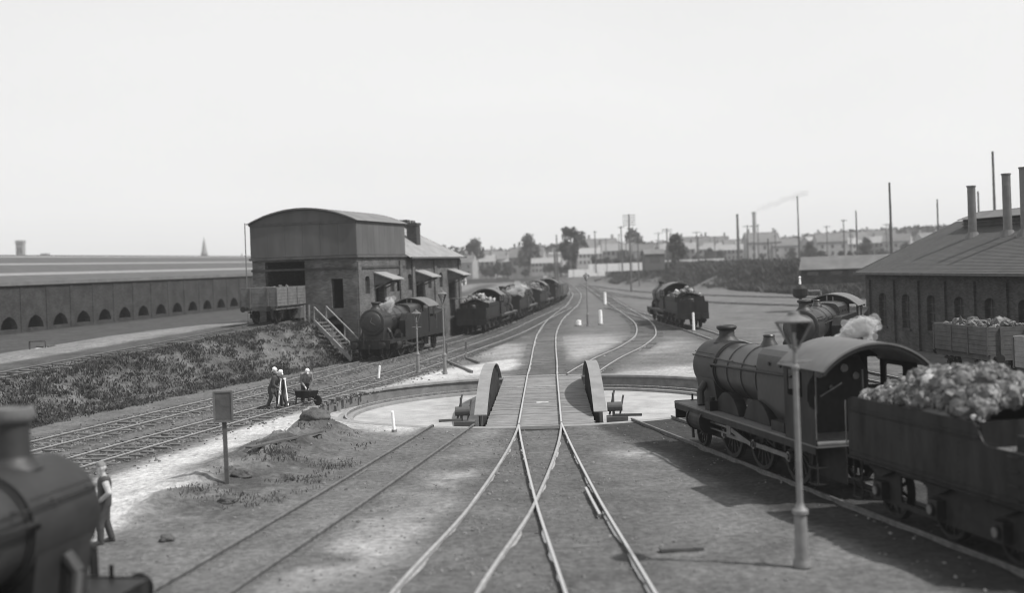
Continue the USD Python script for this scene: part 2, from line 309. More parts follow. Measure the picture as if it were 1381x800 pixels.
def tone(P):
    P = np.asarray(P, float); p3 = np.c_[P, np.zeros(len(P))]
    n, n2 = fbm(p3 * 0.45, 4, 31), fbm(p3 * 1.3, 4, 37)
    jig = (n - 0.5) * 2.4 + (n2 - 0.5) * 1.2
    t = np.full(len(P), 0.165) * (0.8 + 0.4 * n)
    def blend(t, v, k): return t * (1 - k) + v * k
    # yard beyond the turntable is paler, dusty ground
    t = blend(t, 0.40, 0.85 * sstep(np.hypot(P[:, 0] - 3.5, (P[:, 1] - 84) / 1.6) + jig, 10, 5))
    t = blend(t, 0.46, 0.9 * sstep(np.hypot(P[:, 0] - 10.5, (P[:, 1] - 61) * .9) + jig, 6.5, 3.5))
    # trodden cinder path along the left tracks and round the pit
    dp = np.abs(poly_dist(P, PATH)) + jig * 0.5
    t = blend(t, 0.60, 0.95 * sstep(dp, 2.5, 1.2))
    rp = np.linalg.norm(P - PIT_C, axis=1)
    left = sstep(P[:, 0], 0.5, -3.5)
    t = blend(t, 0.52, 0.9 * left * sstep(rp + jig * .5, 12.4, 10.6))
    # pale streaks beside the left turntable road, and the dark ash between
    t = blend(t, 0.46, 0.95 * gauss(P, (-4.55, 28.2), 4.8, .6, 1.39) * sstep(n2, .2, .5))
    t = blend(t, 0.42, 0.85 * gauss(P, (-3.3, 25.4), 4.6, 1.1, 1.2) * sstep(n, .25, .5))
    t = blend(t, 0.38, 0.8 * gauss(P, (-1.75, 33.0), 2.2, .6, 1.3) * sstep(n2, .35, .6))
    t = blend(t, 0.10, 0.65 * gauss(P, (-2.9, 20.6), 2.6, 1.4, .2))
    t = blend(t, 0.12, 0.5 * gauss(P, (0.4, 23.5), 1.6, 4, .0))
    t = blend(t, 0.11, 0.6 * gauss(P, (3.6, 20), 1.6, 2.0))
    t = blend(t, 0.42, 0.9 * gauss(P, (3.7, 36.3), 1.2, .6, -.5) * sstep(n2, .3, .6))
    # weedy waste ground on the left
    w = sstep(np.hypot((P[:, 0] + 7.6), (P[:, 1] - 37.5) / 2.6) + jig * .7, 3.0, 1.3)
    t = blend(t, 0.135 * (.6 + .8 * n2), 0.8 * w)
    t = blend(t, 0.07, 0.75 * sstep(n2, .52, .62) * sstep(np.hypot((P[:, 0] + 7.9), (P[:, 1] - 35.5) / 3.6) + jig * .5, 2.6, 1.4))
    t = blend(t, 0.06, gauss(P, (-7.05, 42.9), 0.75))
    # grass banks
    d, e = poly_dist(P, EMB), poly_dist(P, REMB)
    t = blend(t, 0.06 + 0.13 * n2, sstep(d, -0.9, 0.2) * sstep(d, 3.7, 2.8))
    top = sstep(d, 3.0, 3.6)
    t = blend(t, 0.20 + 0.06 * n, top); t = blend(t, 0.09, top * sstep(d, 5.0, 5.6) * sstep(d, 8.2, 7.4))
    t = blend(t, 0.08, top * sstep(d, 14, 16))
    t = blend(t, 0.05 + 0.03 * n2, sstep(e, -0.5, 2))
    t = blend(t, 0.11, sstep(e, 9, 16)); 
    # oily track beds; the loco_road bed also carries the shadow of its engine
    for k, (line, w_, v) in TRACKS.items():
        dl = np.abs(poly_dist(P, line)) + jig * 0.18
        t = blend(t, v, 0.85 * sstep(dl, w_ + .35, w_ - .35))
    return t * 0.60

G0 = np.array(PIT_C)
AX = np.array([0.03, 1.0]) / math.hypot(0.03, 1.0)      # the turntable's axis
def edge(dirv): d = np.array(dirv, float); d /= np.linalg.norm(d); return tuple(PIT_C + d * (PIT_R - 0.02))
near_end, far_end = edge(-AX), edge(AX)
LINES = dict(
    main=[far_end, (1.62, 68), (2.0, 80), (2.55, 95), (3.95, 118), (8.4, 168), (12.0, 230), (15.6, 400)],
    right_road=[near_end, (1.12, 30), (1.48, 21.2), (1.72, 15), (1.9, 9)],
    left_road=[near_end, (-0.38, 29), (-1.5, 21.5), (-2.3, 15), (-3.1, 9)],
    engine_road=[edge((-3.3, -8.8)), (-3.62, 35.4), (-4.63, 29.3), (-5.85, 22.4), (-7.15, 15), (-8.2, 9)],
    loco_road=[edge((3.75, -8.9)), (5.8, 39.3), (6.1, 37.9), (8.2, 27.5), (9.65, 20.8), (10.95, 14.5)],
    curve_road=[edge((2.3, 9.4)), (5.3, 70.8), (7.9, 81), (10.1, 93.2), (11.8, 112), (12.9, 143), (15, 203), (18.5, 300)],
    siding=[(12.4, 150), (13.5, 116), (14.3, 98), (14.5, 82), (15.2, 66), (17, 50), (19.5, 36)],
    branch=[(16, 300), (17.9, 200), (22, 168), (30.8, 139), (45, 108)],
    branch_far=[(18, 330), (21.0, 241), (25, 205), (32.75, 175), (46, 142)],
    coal_road=[(-24, 14), (-20, 28), (-16.6, 42), (-14.7, 49.6), (-11.87, 60.3), (-9.6, 71.5), (-7.0, 83), (-3.6, 99.5), (1.7, 138), (7.5, 190), (11.0, 260)],
    back_road=[(-20, 12), (-16.2, 28), (-13.9, 37), (-12.7, 42), (-9.2, 55), (-6.3, 66), (-3.1, 83), (-0.2, 99.5), (3.4, 128), (6.6, 152)],
    ramp_road=[(-31, 20), (-26.0, 40), (-21.6, 55), (-16.4, 75), (-14.2, 84.5)],
)
near_bed = dict(main=(1.5, .11), right_road=(1.3, .13), left_road=(1.3, .14), engine_road=(1.2, .15), loco_road=(2.3, .035), curve_road=(1.5, .12), siding=(1.6, .12),  # loco_road: oil plus the engine's shadow, both in the bed tone
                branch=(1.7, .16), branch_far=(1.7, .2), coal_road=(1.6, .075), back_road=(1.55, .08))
CL = {k: spline(v) for k, v in LINES.items()}
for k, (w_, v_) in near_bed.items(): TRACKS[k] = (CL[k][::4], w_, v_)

# ------------------------------------------------------------------ ground: one sheet, finer near the camera, with the turntable pit cut out
def ground():
    pts = []
    def patch(x0, x1, y0, y1, s):
        xs, ys = np.meshgrid(np.arange(x0, x1, s), np.arange(y0, y1, s)); p = np.c_[xs.ravel(), ys.ravel()]
        return p + RNG.uniform(-.3, .3, p.shape) * s
    near = patch(-16, 14, 14, 46, 0.17)
    near = near[np.abs(near[:, 0]) < near[:, 1] * 0.47 + 1.5]
    mid = patch(-32, 32, 46, 84, 0.42); mid = mid[np.abs(mid[:, 0]) < mid[:, 1] * 0.47 + 2]
    bank = patch(-32, -8, 24, 84, 0.25); db = poly_dist(bank, EMB); bank = bank[(db > -1) & (db < 4.5) & (np.abs(bank[:, 0]) < bank[:, 1] * .5 + 1)]
    far = patch(-110, 110, 84, 210, 1.5); farther = patch(-260, 260, 210, 600, 7); coarse = patch(-90, 90, -25, 84, 3.0)
    hor = patch(-950, 950, -300, 1100, 55)
    inn = (np.abs(hor[:, 0]) < 255) & (hor[:, 1] > -20) & (hor[:, 1] < 590); hor = hor[~inn]
    inside = ((coarse[:, 1] > 14) & (np.abs(coarse[:, 0]) < coarse[:, 1] * 0.45)); coarse = coarse[~inside]
    p = np.vstack([near, mid, bank, far, farther, coarse, hor])
    r = np.linalg.norm(p - PIT_C, axis=1); p = p[r > PIT_R + 0.12]
    th = np.linspace(0, 2 * PI, 220, endpoint=False)
    ring = PIT_C + PIT_R * np.c_[np.cos(th), np.sin(th)]
    p = np.vstack([p, ring, ring * 0 + PIT_C + (ring - PIT_C) * 1.012])
    tri = Delaunay(p).simplices
    c = p[tri].mean(1); tri = tri[np.linalg.norm(c - PIT_C, axis=1) > PIT_R * 0.9995]
    z = height(p)
    r = np.linalg.norm(p - PIT_C, axis=1); z = np.where(r < PIT_R + 0.3, 0.0, z * sstep(r, PIT_R + .2, PIT_R + 1.4) + 0.0)
    a = p[tri]; flip = np.cross(a[:, 1] - a[:, 0], a[:, 2] - a[:, 0]) < 0; tri[flip] = tri[flip][:, ::-1]
    m = usdkit.mesh(stage, numbered('/World', 'ground'), (np.c_[p, z], tri), M['ground'], smooth=True)
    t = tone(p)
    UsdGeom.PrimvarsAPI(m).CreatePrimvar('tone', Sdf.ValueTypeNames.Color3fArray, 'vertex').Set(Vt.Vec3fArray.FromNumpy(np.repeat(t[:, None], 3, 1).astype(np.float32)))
    tag(m, 'ash and cinder ground of the yard with grassy banks', None, None, 'structure')
ground()

# ------------------------------------------------------------------ tracks
RAIL_P = np.array([(-.06, -.045), (.06, -.045), (.06, -.025), (.012, -.01), (.012, .055), (.035, .065), (.035, .098), (.028, .103), (-.028, .103), (-.035, .098), (-.035, .065), (-.012, .055), (-.012, -.01), (-.06, -.025)])
def sweep(line, zs, prof):
    t = np.gradient(line, axis=0); t /= np.linalg.norm(t, axis=1, keepdims=True); s = np.stack([t[:, 1], -t[:, 0]], 1)
    n, k = len(line), len(prof)
    v = np.zeros((n, k, 3)); v[..., :2] = line[:, None] + s[:, None] * prof[None, :, :1]; v[..., 2] = zs[:, None] + prof[None, :, 1]
    i, j = np.meshgrid(np.arange(n - 1), np.arange(k), indexing='ij'); j2 = (j + 1) % k
    q = np.stack([i * k + j, i * k + j2, (i + 1) * k + j2, (i + 1) * k + j], -1).reshape(-1, 4)
    mb = MB(); mb.add(v.reshape(-1, 3), q[:, ::-1])
    for e in (0, n - 1):
        ids = np.arange(k) + e * k; c = sg.Polygon(prof)
        mb.f.append(np.array([[ids[0], ids[a], ids[a + 1]] for a in range(1, k - 1)]))
    m = trimesh.Trimesh(np.vstack(mb.v), np.vstack(mb.f), process=False)
    return m
def track(key, name, label, dz=0.0, sleepers=True, parts_until=72, start=0.4, check=None, zf=None):
    t = thing(name, label, 'railway track')
    c = CL[key]
    g = (lambda p: np.zeros(len(p))) if zf is None else zf
    for side in (-1, 1):
        l, _ = offset_line(c, side * 0.7525)
        obj('rail', sweep(l, g(l) + dz, RAIL_P), {'engine_road': 'dullrail', 'left_road': 'wornrail', 'ramp_road': 'dullrail', 'loco_road': 'dullrail'}.get(key, 'rail'), t)
    if check:
        for (i0, i1, off) in check:
            l, _ = offset_line(c[i0:i1], off); obj('check_rail', sweep(l, g(l) + dz - .008, RAIL_P), 'rail', t)
    if sleepers:
        d = np.concatenate([[0], np.cumsum(np.linalg.norm(np.diff(c, axis=0), axis=1))])
        pos = np.arange(start, d[-1], 0.78); xy = np.stack([np.interp(pos, d, c[:, k]) for k in (0, 1)], 1)
        tg = np.gradient(xy, axis=0); rng = np.random.default_rng(len(key) * 13 + 1)
        seen = (np.abs(xy[:, 0]) < xy[:, 1] * .46 + 2) & (xy[:, 1] > 15)
        rest = MB(); count = 0; zz = g(xy)
        top = {'coal_road': .03, 'back_road': .03, 'ramp_road': .03, 'right_road': -.034, 'left_road': -.042, 'main': -.012, 'loco_road': -.07}.get(key, 0.0)
        for p, dr, ok, z in zip(xy, tg, seen, zz):
            if not ok: continue
            a = math.atan2(dr[1], dr[0]) + rng.normal(0, .02); L = 2.6 + rng.normal(0, .04)
            tgt = MB() if p[1] < parts_until and count < 290 else rest
            tgt.box((p[0], p[1], z + top - .07 + rng.normal(0, .008)), (.25, L, .14), a, 0, rng.normal(0, .006))
            if tgt is not rest: obj('sleeper', tgt, 'sleeper', t); count += 1
        if rest.n: obj('far_sleepers', rest, 'sleeper', t, kind='stuff')
    return t
track('main', 'railway_track', 'main track curving away from the far end of the turntable')
track('right_road', 'railway_track', 'bright-railed track from the turntable to the bottom right of the foreground', check=[(15, 20, .58)])
track('left_road', 'railway_track', 'track crossing the bright one at the frog and running to bottom centre', dz=-.003)
track('engine_road', 'railway_track', 'half-buried track from the turntable to the cropped engine at lower left', sleepers=False)
track('loco_road', 'railway_track', 'track under the large tender engine at the right', dz=-.002)
track('curve_road', 'railway_track', 'double-bend track leaving the turntable at its far right edge')
track('siding', 'railway_track', 'siding under the distant engine right of the turntable')
track('branch', 'railway_track', 'nearer running line at the foot of the far right bank', parts_until=0)
track('branch_far', 'railway_track', 'farther running line against the foot of the right bank', parts_until=0)
track('coal_road', 'railway_track', 'sleepered track at the foot of the grass bank, passing the coal stage', parts_until=78)
track('back_road', 'railway_track', 'sleepered track nearest the pale path on the left', parts_until=78)
def ramp_z(p):
    return np.clip(1.55 + (p[:, 1] - 50) * 0.031, .9, 2.47) + .01
track('ramp_road', 'railway_track', 'track on top of the bank leading up into the coal stage', zf=ramp_z, parts_until=0)

# ------------------------------------------------------------------ turntable and its pit
def turntable():
    cx, cy = PIT_C
    pit = thing('turntable_pit', 'round sunken turntable pit with dark brick wall and pale floor', 'turntable pit', (cx, cy, 0)); tag(pit, kind='structure')
    th = np.linspace(0, 2 * PI, 129)[:-1]; D = 0.62
    def ringmesh(r0, r1, z0, z1, n=128):
        m = MB(); m.lathe([(r0, z0), (r1, z0), (r1, z1), (r0, z1), (r0, z0)], n=n); return fixn(m)
    obj('pit_wall', ringmesh(PIT_R - .02, PIT_R + .36, -D - .1, -.08), 'coping', pit)
    obj('coping', ringmesh(PIT_R - .10, PIT_R + .33, -.10, .006), 'band', pit)
    fl = MB(); fl.lathe([(0, -D + .10), (3.0, -D + .06), (6.2, -D), (PIT_R + .1, -D - .02)], n=96); obj('pit_floor', fixn(fl), 'concrete', pit, smooth=True)
    kerb = ringmesh(8.1, 8.75, -D - .05, -D + .12); obj('race_kerb', kerb, 'band', pit)
    rl = ringmesh(8.36, 8.44, -D + .118, -D + .24); obj('race_rail', rl, 'rail', pit)
    for k in range(3): obj('sill_timber', MB().box((near_end[0] - cx - .01 * k, near_end[1] - cy - .42 - k * .27, .0), (1.34, .24, .09), -.03), 'darktimber', pit)  # dark slats added to draw the shaded gap before the deck
    tt = thing('turntable', 'engine turntable with two humped side girders and timber deck', 'turntable', (cx, cy, 0), math.atan2(AX[1], AX[0]) - PI / 2)
    L = PIT_R - .22
    # planks of the deck, laid across
    pl = MB(); rng = np.random.default_rng(3); y = -L + .02
    while y < L - .2:
        w = .225; pl.box((rng.normal(0, .01), y + w / 2, -.045 + rng.normal(0, .004)), (3.9 + rng.normal(0, .02), w - .012, .07)); y += w
    obj('deck_planks', pl, 'deck', tt, kind='stuff')
    for s in (-1, 1):
        obj('rail', sweep(np.array([(s * .7525, yy) for yy in np.linspace(-L, L, 20)]), np.zeros(20), RAIL_P), 'rail', tt)
    obj('deck_plate', MB().box((.05, -2.3, .0), (.5, .42, .02)), 'paleload', tt); obj('deck_plate', MB().box((-.1, 4.2, .0), (2.1, .12, .02)), 'paleload', tt)
    ends = MB().span(-1.95, 1.95, -L - .02, -L + .14, -.5, -.09); obj('end_beam', ends, 'girderdark', tt)
    obj('end_beam', MB().span(-1.95, 1.95, L - .14, L + .02, -.5, -.09), 'girderdark', tt)
    cb = MB();
    for x in (-.75, .75): cb.span(x - .12, x + .12, -L + .15, L - .15, -.42, -.09)
    for yy in np.arange(-8, 8.1, 1.6): cb.span(-1.9, 1.9, yy - .08, yy + .08, -.30, -.092)
    obj('under_frame', cb, 'girderdark', tt)
    ys = np.linspace(-L + 2.0, L - 2.0, 33)
    top = .16 + 1.22 * (1 - np.abs(ys / (L - 2.0)) ** 2.1)
    for s in (-1, 1):
        x = s * 2.22
        g = tt
        web = MB(); poly = sg.Polygon([(a, b) for a, b in zip(ys, top)] + [(ys[-1], -.5), (ys[0], -.5)])
        web.prism(poly, .025, frame((x - .0125, 0, 0), (0, 1, 0), (0, 0, 1), (1, 0, 0)))
        wb = obj('girder_web', web, 'girderdark', g)
        fl = sweep(np.c_[np.full(33, x), ys], top, np.array([(-.24, 0), (.24, 0), (.24, .035), (-.24, .035)]))
        obj('girder_flange', fixn(fl), 'girder', g)
        obj('lower_flange', MB().span(x - .2, x + .2, ys[0], ys[-1], -.53, -.502), 'girderdark', g)
        for k in range(3, 31, 3):
            st = MB(); st.box((x, ys[k], (top[k] - .5) / 2), (.30, .05, top[k] + .48)); obj('stiffener', st, 'girderdark', wb)
        # hand gear at the near end of each girder
        gear = MB(); gy = -L + 1.15; xo = x + s * .55
        gear.span(xo - .35, xo + .4, gy - .35, gy + .3, -.2, .10); gear.cyl((xo - .1, gy, .05), (xo - .1, gy, .95), .05, .04, 8)
        gear.cyl((xo - .32, gy, .45), (xo + .22, gy, .45), .17, .17, 14)
        hb = obj('locking_gear', gear, 'girderdark', g)
        lev = MB(); lev.bar((xo - .25, gy, .15), (xo - .05, gy + .05, 1.05), .06); lev.bar((xo + .12, gy, .1), (xo + .28, gy + .1, .85), .05); lev.bar((xo - .1, gy - .1, .15), (xo + s * .9, gy - .3, .16), .09)
        obj('lever', lev, 'girderdark', hb)
turntable()

# bent-rail stops beyond the pit on the left
def rail_stop(label, x, y, d, h):
    t = thing('rail_stop', label, 'rail stop', (x, y, 0), math.atan2(d[1], d[0]))
    obj('ground_rail', MB().bar((0, 0, .06), (h[1], 0, .06), .10, .14), 'iron', t)
    up = MB(); up.bar((.05, 0, .05), (-.08, 0, h[0] * .45), .11); up.bar((-.08, 0, h[0] * .45 - .03), (.06, 0, h[0]), .10); obj('upright', up, 'iron', t)
rail_stop('dark upturned rail stop with long trailing rail, left of the turntable', -4.05, 73.5, (2.0, -9), (1.15, 8.2))
rail_stop('dark upturned rail stop with short rail, nearer the turntable axis', -2.95, 75.3, (1.0, -4.2), (1.1, 3.8))

# ------------------------------------------------------------------ locomotives.  x forward, origin on the rails under the cab's rear edge
RZ = 0.10      # head of rail
def wheel(x, y, r, spokes, side, w=.13):
    m = MB(); z = RZ + r
    ring = trimesh.creation.annulus(r * .86, r, w, sections=32); ring.apply_transform(trimesh.transformations.rotation_matrix(PI / 2, [1, 0, 0])); ring.apply_translation((x, y, z)); m.tm(ring)
    fl = trimesh.creation.annulus(r * .9, r + .03, .03, sections=32); fl.apply_transform(trimesh.transformations.rotation_matrix(PI / 2, [1, 0, 0])); fl.apply_translation((x, y - side * .05, z)); m.tm(fl)
    m.cyl((x, y - w * .6, z), (x, y + w * .6, z), r * .2, n=14)
    for k in range(spokes):
        a = 2 * PI * k / spokes + .2
        m.bar((x + math.cos(a) * r * .15, y, z + math.sin(a) * r * .15), (x + math.cos(a) * r * .88, y, z + math.sin(a) * r * .88), .045, .06)
    return m
def arch_poly(half, z0, zs, rise, n=18):
    """(y, z) outline: straight sides from z0 to zs, then an arc of the given rise"""
    R = (half ** 2 + rise ** 2) / (2 * rise); a0 = math.asin(min(1, half / R))
    arc = [(R * math.sin(a), zs + rise - R + R * math.cos(a)) for a in np.linspace(a0, -a0, n)]
    return [(half, z0)] + arc + [(-half, z0)]
def locomotive(name, label, loc, rz, group=None, tank=False, chim=1.0):
    t = thing(name, label, 'steam locomotive', loc, rz, group)
    DR = (2.1, 4.35, 6.5); PONY = 8.95; B = 10.1
    # frames, running board, buffer beam
    fr = MB()
    for s in (-1, 1): fr.span(-.1, B - .1, s * .62 - .02, s * .62 + .02, .45, 1.28)
    fr.span(2.6, 4.0, -.6, .6, .5, 1.2)
    obj('frame', fr, 'running', t)
    rb = MB(); rb.span(0.0, B - .02, -1.29, 1.29, 1.30, 1.345)
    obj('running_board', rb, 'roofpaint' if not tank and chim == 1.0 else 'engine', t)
    for s in (-1, 1): obj('valance', MB().span(.1, B - .02, s * 1.27 - .012, s * 1.27 + .012, 1.13, 1.298), 'engine', t)
    beam = obj('buffer_beam', MB().span(B - .04, B + .02, -1.25, 1.25, .82, 1.36), 'tender', t)
    for s in (-1, 1):
        bf = MB(); bf.lathe([(0, 0), (.17, 0), (.15, .1), (.11, .32), (0, .32)], (B + .02, s * .875, 1.07), 'x', 16); bf.lathe([(0, .3), (.06, .3), (.06, .46), (0, .46)], (B + .02, s * .875, 1.07), 'x', 12)
        bf.lathe([(0, .45), (.22, .45), (.22, .48), (.12, .505), (0, .51)], (B + .02, s * .875, 1.07), 'x', 20)
        obj('buffer', fixn(bf), 'running', t)
    dh = MB(); dh.bar((B + .02, 0, 1.05), (B + .2, 0, 1.0), .08); dh.bar((B + .2, 0, 1.02), (B + .2, 0, .72), .05); dh.bar((B + .2, -.05, .72), (B + .14, .05, .5), .05); obj('coupling', dh, 'running', t)
    for s in (-1, 1): obj('guard_iron', MB().bar((B - .1, s * .75, .85), (B - .15, s * .75, .2), .05, .12), 'running', t)
    # wheels
    for s in (-1, 1):
        for i, x in enumerate(DR):
            w = obj('driving_wheel', wheel(x, s * .76, .86, 16, s), 'tyre', t)
            cw = MB(); a = math.radians(140); cw.cyl((x + .33 * math.cos(a + PI), s * .84, RZ + .86 + .33 * math.sin(a + PI)), (x + .33 * math.cos(a + PI), s * 1.02, RZ + .86 + .33 * math.sin(a + PI)), .08, n=10)
            obj('crank_pin', cw, 'bright', w)
        obj('pony_wheel', wheel(PONY, s * .76, .48, 9, s), 'tyre', t)
        dx, dz = .33 * math.cos(math.radians(320)), .33 * math.sin(math.radians(320))
        z = RZ + .86 + dz
        rod = MB(); rod.span(DR[0] + dx - .12, DR[2] + dx + .12, s * .93 - .03, s * .93 + .03, z - .06, z + .06)
        for x in DR: rod.cyl((x + dx, s * .89, z), (x + dx, s * .98, z), .13, n=14)
        obj('coupling_rod', rod, 'bright', t)
        cyl = MB(); cyl.cyl((7.75, s * 1.0, .98), (8.75, s * 1.0, .98), .34, n=20); cyl.cyl((7.68, s * 1.0, .98), (7.76, s * 1.0, .98), .37, n=20); cyl.cyl((8.74, s * 1.0, .98), (8.83, s * 1.0, .98), .37, n=20); cyl.cyl((8.82, s * 1.0, .98), (8.9, s * 1.0, .98), .2, .12, n=14)
        cyl.span(7.85, 8.65, s * .6, s * 1.05, .95, 1.30)
        cy = obj('cylinder', cyl, 'engine', t)
        pr = MB(); pr.cyl((5.9, s * 1.0, .98), (7.7, s * 1.0, .98), .04, n=8); pr.span(5.9, 7.7, s * 1.0 - .04, s * 1.0 + .04, 1.13, 1.17); pr.span(5.9, 7.7, s * 1.0 - .04, s * 1.0 + .04, .79, .83); pr.span(6.0, 6.3, s * 1.0 - .06, s * 1.0 + .06, .8, 1.16)
        obj('slide_bars', pr, 'bright', cy)
        con = MB(); con.bar((6.15, s * 1.02, .98), (DR[1] + dx, s * 1.02, z), .06, .12); obj('connecting_rod', con, 'bright', t)
        # splashers: the tops of the driving wheels above the running board
        for x in DR:
            arc = [(x + .98 * math.cos(a), RZ + .86 + .98 * math.sin(a)) for a in np.linspace(math.radians(24), math.radians(156), 17)]
            poly = sg.Polygon(arc).intersection(sg.box(-5, 1.346, 20, 5))
            if x == DR[0]: continue
            sp = MB(); sp.prism(poly, .30, frame((0, s * .80 - .15, 0), (1, 0, 0), (0, 0, 1), (0, 1, 0))); obj('splasher', fixn(sp), 'engine', t, )
        hang = MB()
        for x in DR: hang.bar((x - .5, s * .66, .95), (x + .5, s * .66, .95), .08, .10); hang.bar((x, s * .66, .6), (x, s * .66, 1.0), .1)
        obj('springs', hang, 'running', t)
        st = MB()
        for zz in (.42, .80): st.span(.15, .55, s * 1.12 - .16, s * 1.12 + .16, zz, zz + .03)
        for xx in (.16, .54): st.bar((xx, s * 1.22, .42), (xx, s * 1.22, 1.13), .03)
        obj('cab_steps', st, 'running', t)
    # boiler: smokebox, tapered barrel, Belpaire-style firebox
    zc = 2.46
    sb = MB(); sb.lathe([(0, 0), (.80, 0), (.80, 1.68), (.74, 1.72), (0, 1.72)], (7.95, 0, zc), 'x', 40)
    sb.add(*[np.array(a) for a in ([(x, y, z) for x in (8.05, 9.5) for y, z in ((-.62, 1.34), (.62, 1.34), (.74, 2.15), (-.74, 2.15))], [[0, 1, 2, 3], [7, 6, 5, 4], [0, 4, 5, 1], [1, 5, 6, 2], [2, 6, 7, 3], [3, 7, 4, 0]])])
    smoke = obj('smokebox', fixn(sb), 'smokebox', t, smooth=35)
    door = MB(); door.lathe([(0, .16), (.25, .15), (.5, .10), (.62, .03), (.64, 0), (0, 0)], (9.67, 0, zc), 'x', 32); dr = obj('smokebox_door', fixn(door), 'smokebox', smoke, smooth=40)
    dd = MB(); dd.bar((9.86, 0, zc), (9.86, .28, zc - .16), .03); dd.bar((9.89, 0, zc), (9.89, .1, zc + .28), .03); 
    for dz in (-.3, .3): obj('door_hinge', MB().bar((9.70, -.62, zc + dz), (9.80, -.1, zc + dz), .04), 'running', smoke)
    obj('door_handles', dd, 'bright', smoke)
    q = .36 * chim; ch = MB(); ch.lathe([(.27, .0), (.40, .0), (.30, .12), (.235, .2), (.225, q), (.2, q), (.19, .1), (.27, 0)], (8.78, 0, zc + .72), 'z', 28); chm = obj('chimney', fixn(ch), 'smokebox', t, smooth=40)
    cc = MB(); cc.lathe([(.2, q), (.235, q), (.28, q + .03), (.31, q + .09), (.29, q + .05 + .09 * chim), (.24, q + .06 + .09 * chim), (.2, q + .05), (.2, q)], (8.78, 0, zc + .72), 'z', 28); obj('chimney_cap', fixn(cc), 'iron' if chim > 1.3 else 'smokebox', chm, smooth=40)
    bl = MB(); bl.lathe([(0, 0), (.84, 0), (.84, .3), (.73, 3.65), (0, 3.65)], (4.3, 0, zc), 'x', 44); boiler = obj('boiler_barrel', fixn(bl), 'boiler', t, smooth=35)
    for x, r in ((4.62, .85), (5.75, .815), (6.9, .778), (7.9, .745)):
        bd = MB(); bd.lathe([(r, -.03), (r + .012, -.03), (r + .012, .03), (r, .03), (r, -.03)], (x, 0, zc), 'x', 44); obj('boiler_band', fixn(bd), 'boiler', boiler)
    fb = sg.Polygon([(.60, 1.3), (.86, 1.9), (.86, 2.9), (.80, 3.16), (.66, 3.30), (.3, 3.36), (-.3, 3.36), (-.66, 3.30), (-.80, 3.16), (-.86, 2.9), (-.86, 1.9), (-.60, 1.3)])
    fbm_ = MB(); fbm_.prism(fb, 2.75, YZ(1.7)); obj('firebox', fixn(fbm_), 'boiler', t, smooth=32)
    sv = MB(); sv.lathe([(.25, 0), (.22, .1), (.17, .18), (.15, .28), (.17, .31), (.15, .34), (.1, .32), (0, .32)], (5.6, 0, zc + .77), 'z', 20); obj('safety_valve_cover', fixn(sv), 'boiler', t, smooth=40)
    wh = MB(); wh.cyl((2.0, -.15, 3.34), (2.0, -.15, 3.62), .035, n=8); wh.cyl((2.0, .15, 3.34), (2.0, .15, 3.56), .03, n=8); obj('whistles', wh, 'bright', t)
    for s in (-1, 1):
        hr = MB(); hr.cyl((4.5, s * .87, zc + .35), (9.6, s * .80, zc + .35), .018, n=6)
        for x in np.linspace(4.8, 9.4, 6): hr.cyl((x, s * .7, zc + .35), (x, s * .87, zc + .35), .02, n=6)
        obj('handrail', hr, 'running', t)
        sp = MB(); pts = [(8.78, s * .72, 2.0), (8.78, s * .9, 1.75), (8.6, s * .95, 1.35)]
        for a, b in zip(pts[:-1], pts[1:]): sp.cyl(a, b, .11, n=12)
        obj('steam_pipe', sp, 'smokebox', t)
        if not tank:
            rv = MB(); rv.span(2.2, 3.0, s * 1.0 - .12, s * 1.0 + .12, 1.345, 1.6); obj('tool_box', rv, 'engine', t)
    # cab
    half = 1.30
    side = sg.Polygon([(0.02, 1.345), (1.72, 1.345), (1.72, 3.12), (.05, 3.12), (.05, 3.0), (.38, 2.72), (.42, 2.35), (.30, 2.22), (.02, 2.15)])
    win = sg.box(.75, 2.45, 1.45, 2.95).buffer(.06)
    for s in (-1, 1):
        m = MB(); m.prism(side.difference(win), .03, frame((0, s * (half - .015) - .015, 0), (1, 0, 0), (0, 0, 1), (0, 1, 0)) @ np.diag([1, 1, 1, 1])); sh = obj('cab_side', fixn(m), 'engine', t)
        hp = MB(); hp.cyl((-.02, s * 1.3, 1.5), (-.02, s * 1.3, 2.5), .018, n=6); obj('grab_rail', hp, 'bright', sh)
    front = sg.Polygon(arch_poly(half - .03, 1.345, 3.10, .55)).difference(sg.Polygon([(.55, 1.2), (.86, 1.9), (.86, 2.9), (.66, 3.3), (-.66, 3.3), (-.86, 2.9), (-.86, 1.9), (-.55, 1.2)]).buffer(-.02))
    for y in (-1.06, 1.06): front = front.difference(sg.box(y - .17, 2.5, y + .17, 3.18))
    m = MB(); m.prism(front, .03, YZ(1.69)); obj('cab_front', fixn(m), 'engine', t)
    outer = sg.Polygon(arch_poly(half + .06, 3.0, 3.10, .60, 30)); inner = sg.Polygon(arch_poly(half + .015, 2.9, 3.08, .575, 30))
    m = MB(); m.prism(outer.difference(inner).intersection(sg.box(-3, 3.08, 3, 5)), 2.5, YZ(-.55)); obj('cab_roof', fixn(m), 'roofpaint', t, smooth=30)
    rim = sg.Polygon(arch_poly(half + .05, 3.0, 3.07, .59, 30)).difference(sg.Polygon(arch_poly(half - .06, 2.8, 3.04, .52, 30))).intersection(sg.box(-3, 3.0, 3, 5))
    m = MB(); m.prism(rim, .05, YZ(-.50)); obj('roof_rim', fixn(m), 'smokebox', t)
    bh = MB(); bh.prism(sg.Polygon([(.6, 1.4), (.84, 1.9), (.84, 2.85), (.6, 3.15), (-.6, 3.15), (-.84, 2.85), (-.84, 1.9), (-.6, 1.4)]), .06, YZ(1.58)); back = obj('backhead', fixn(bh), 'interior', t)
    gz = MB()
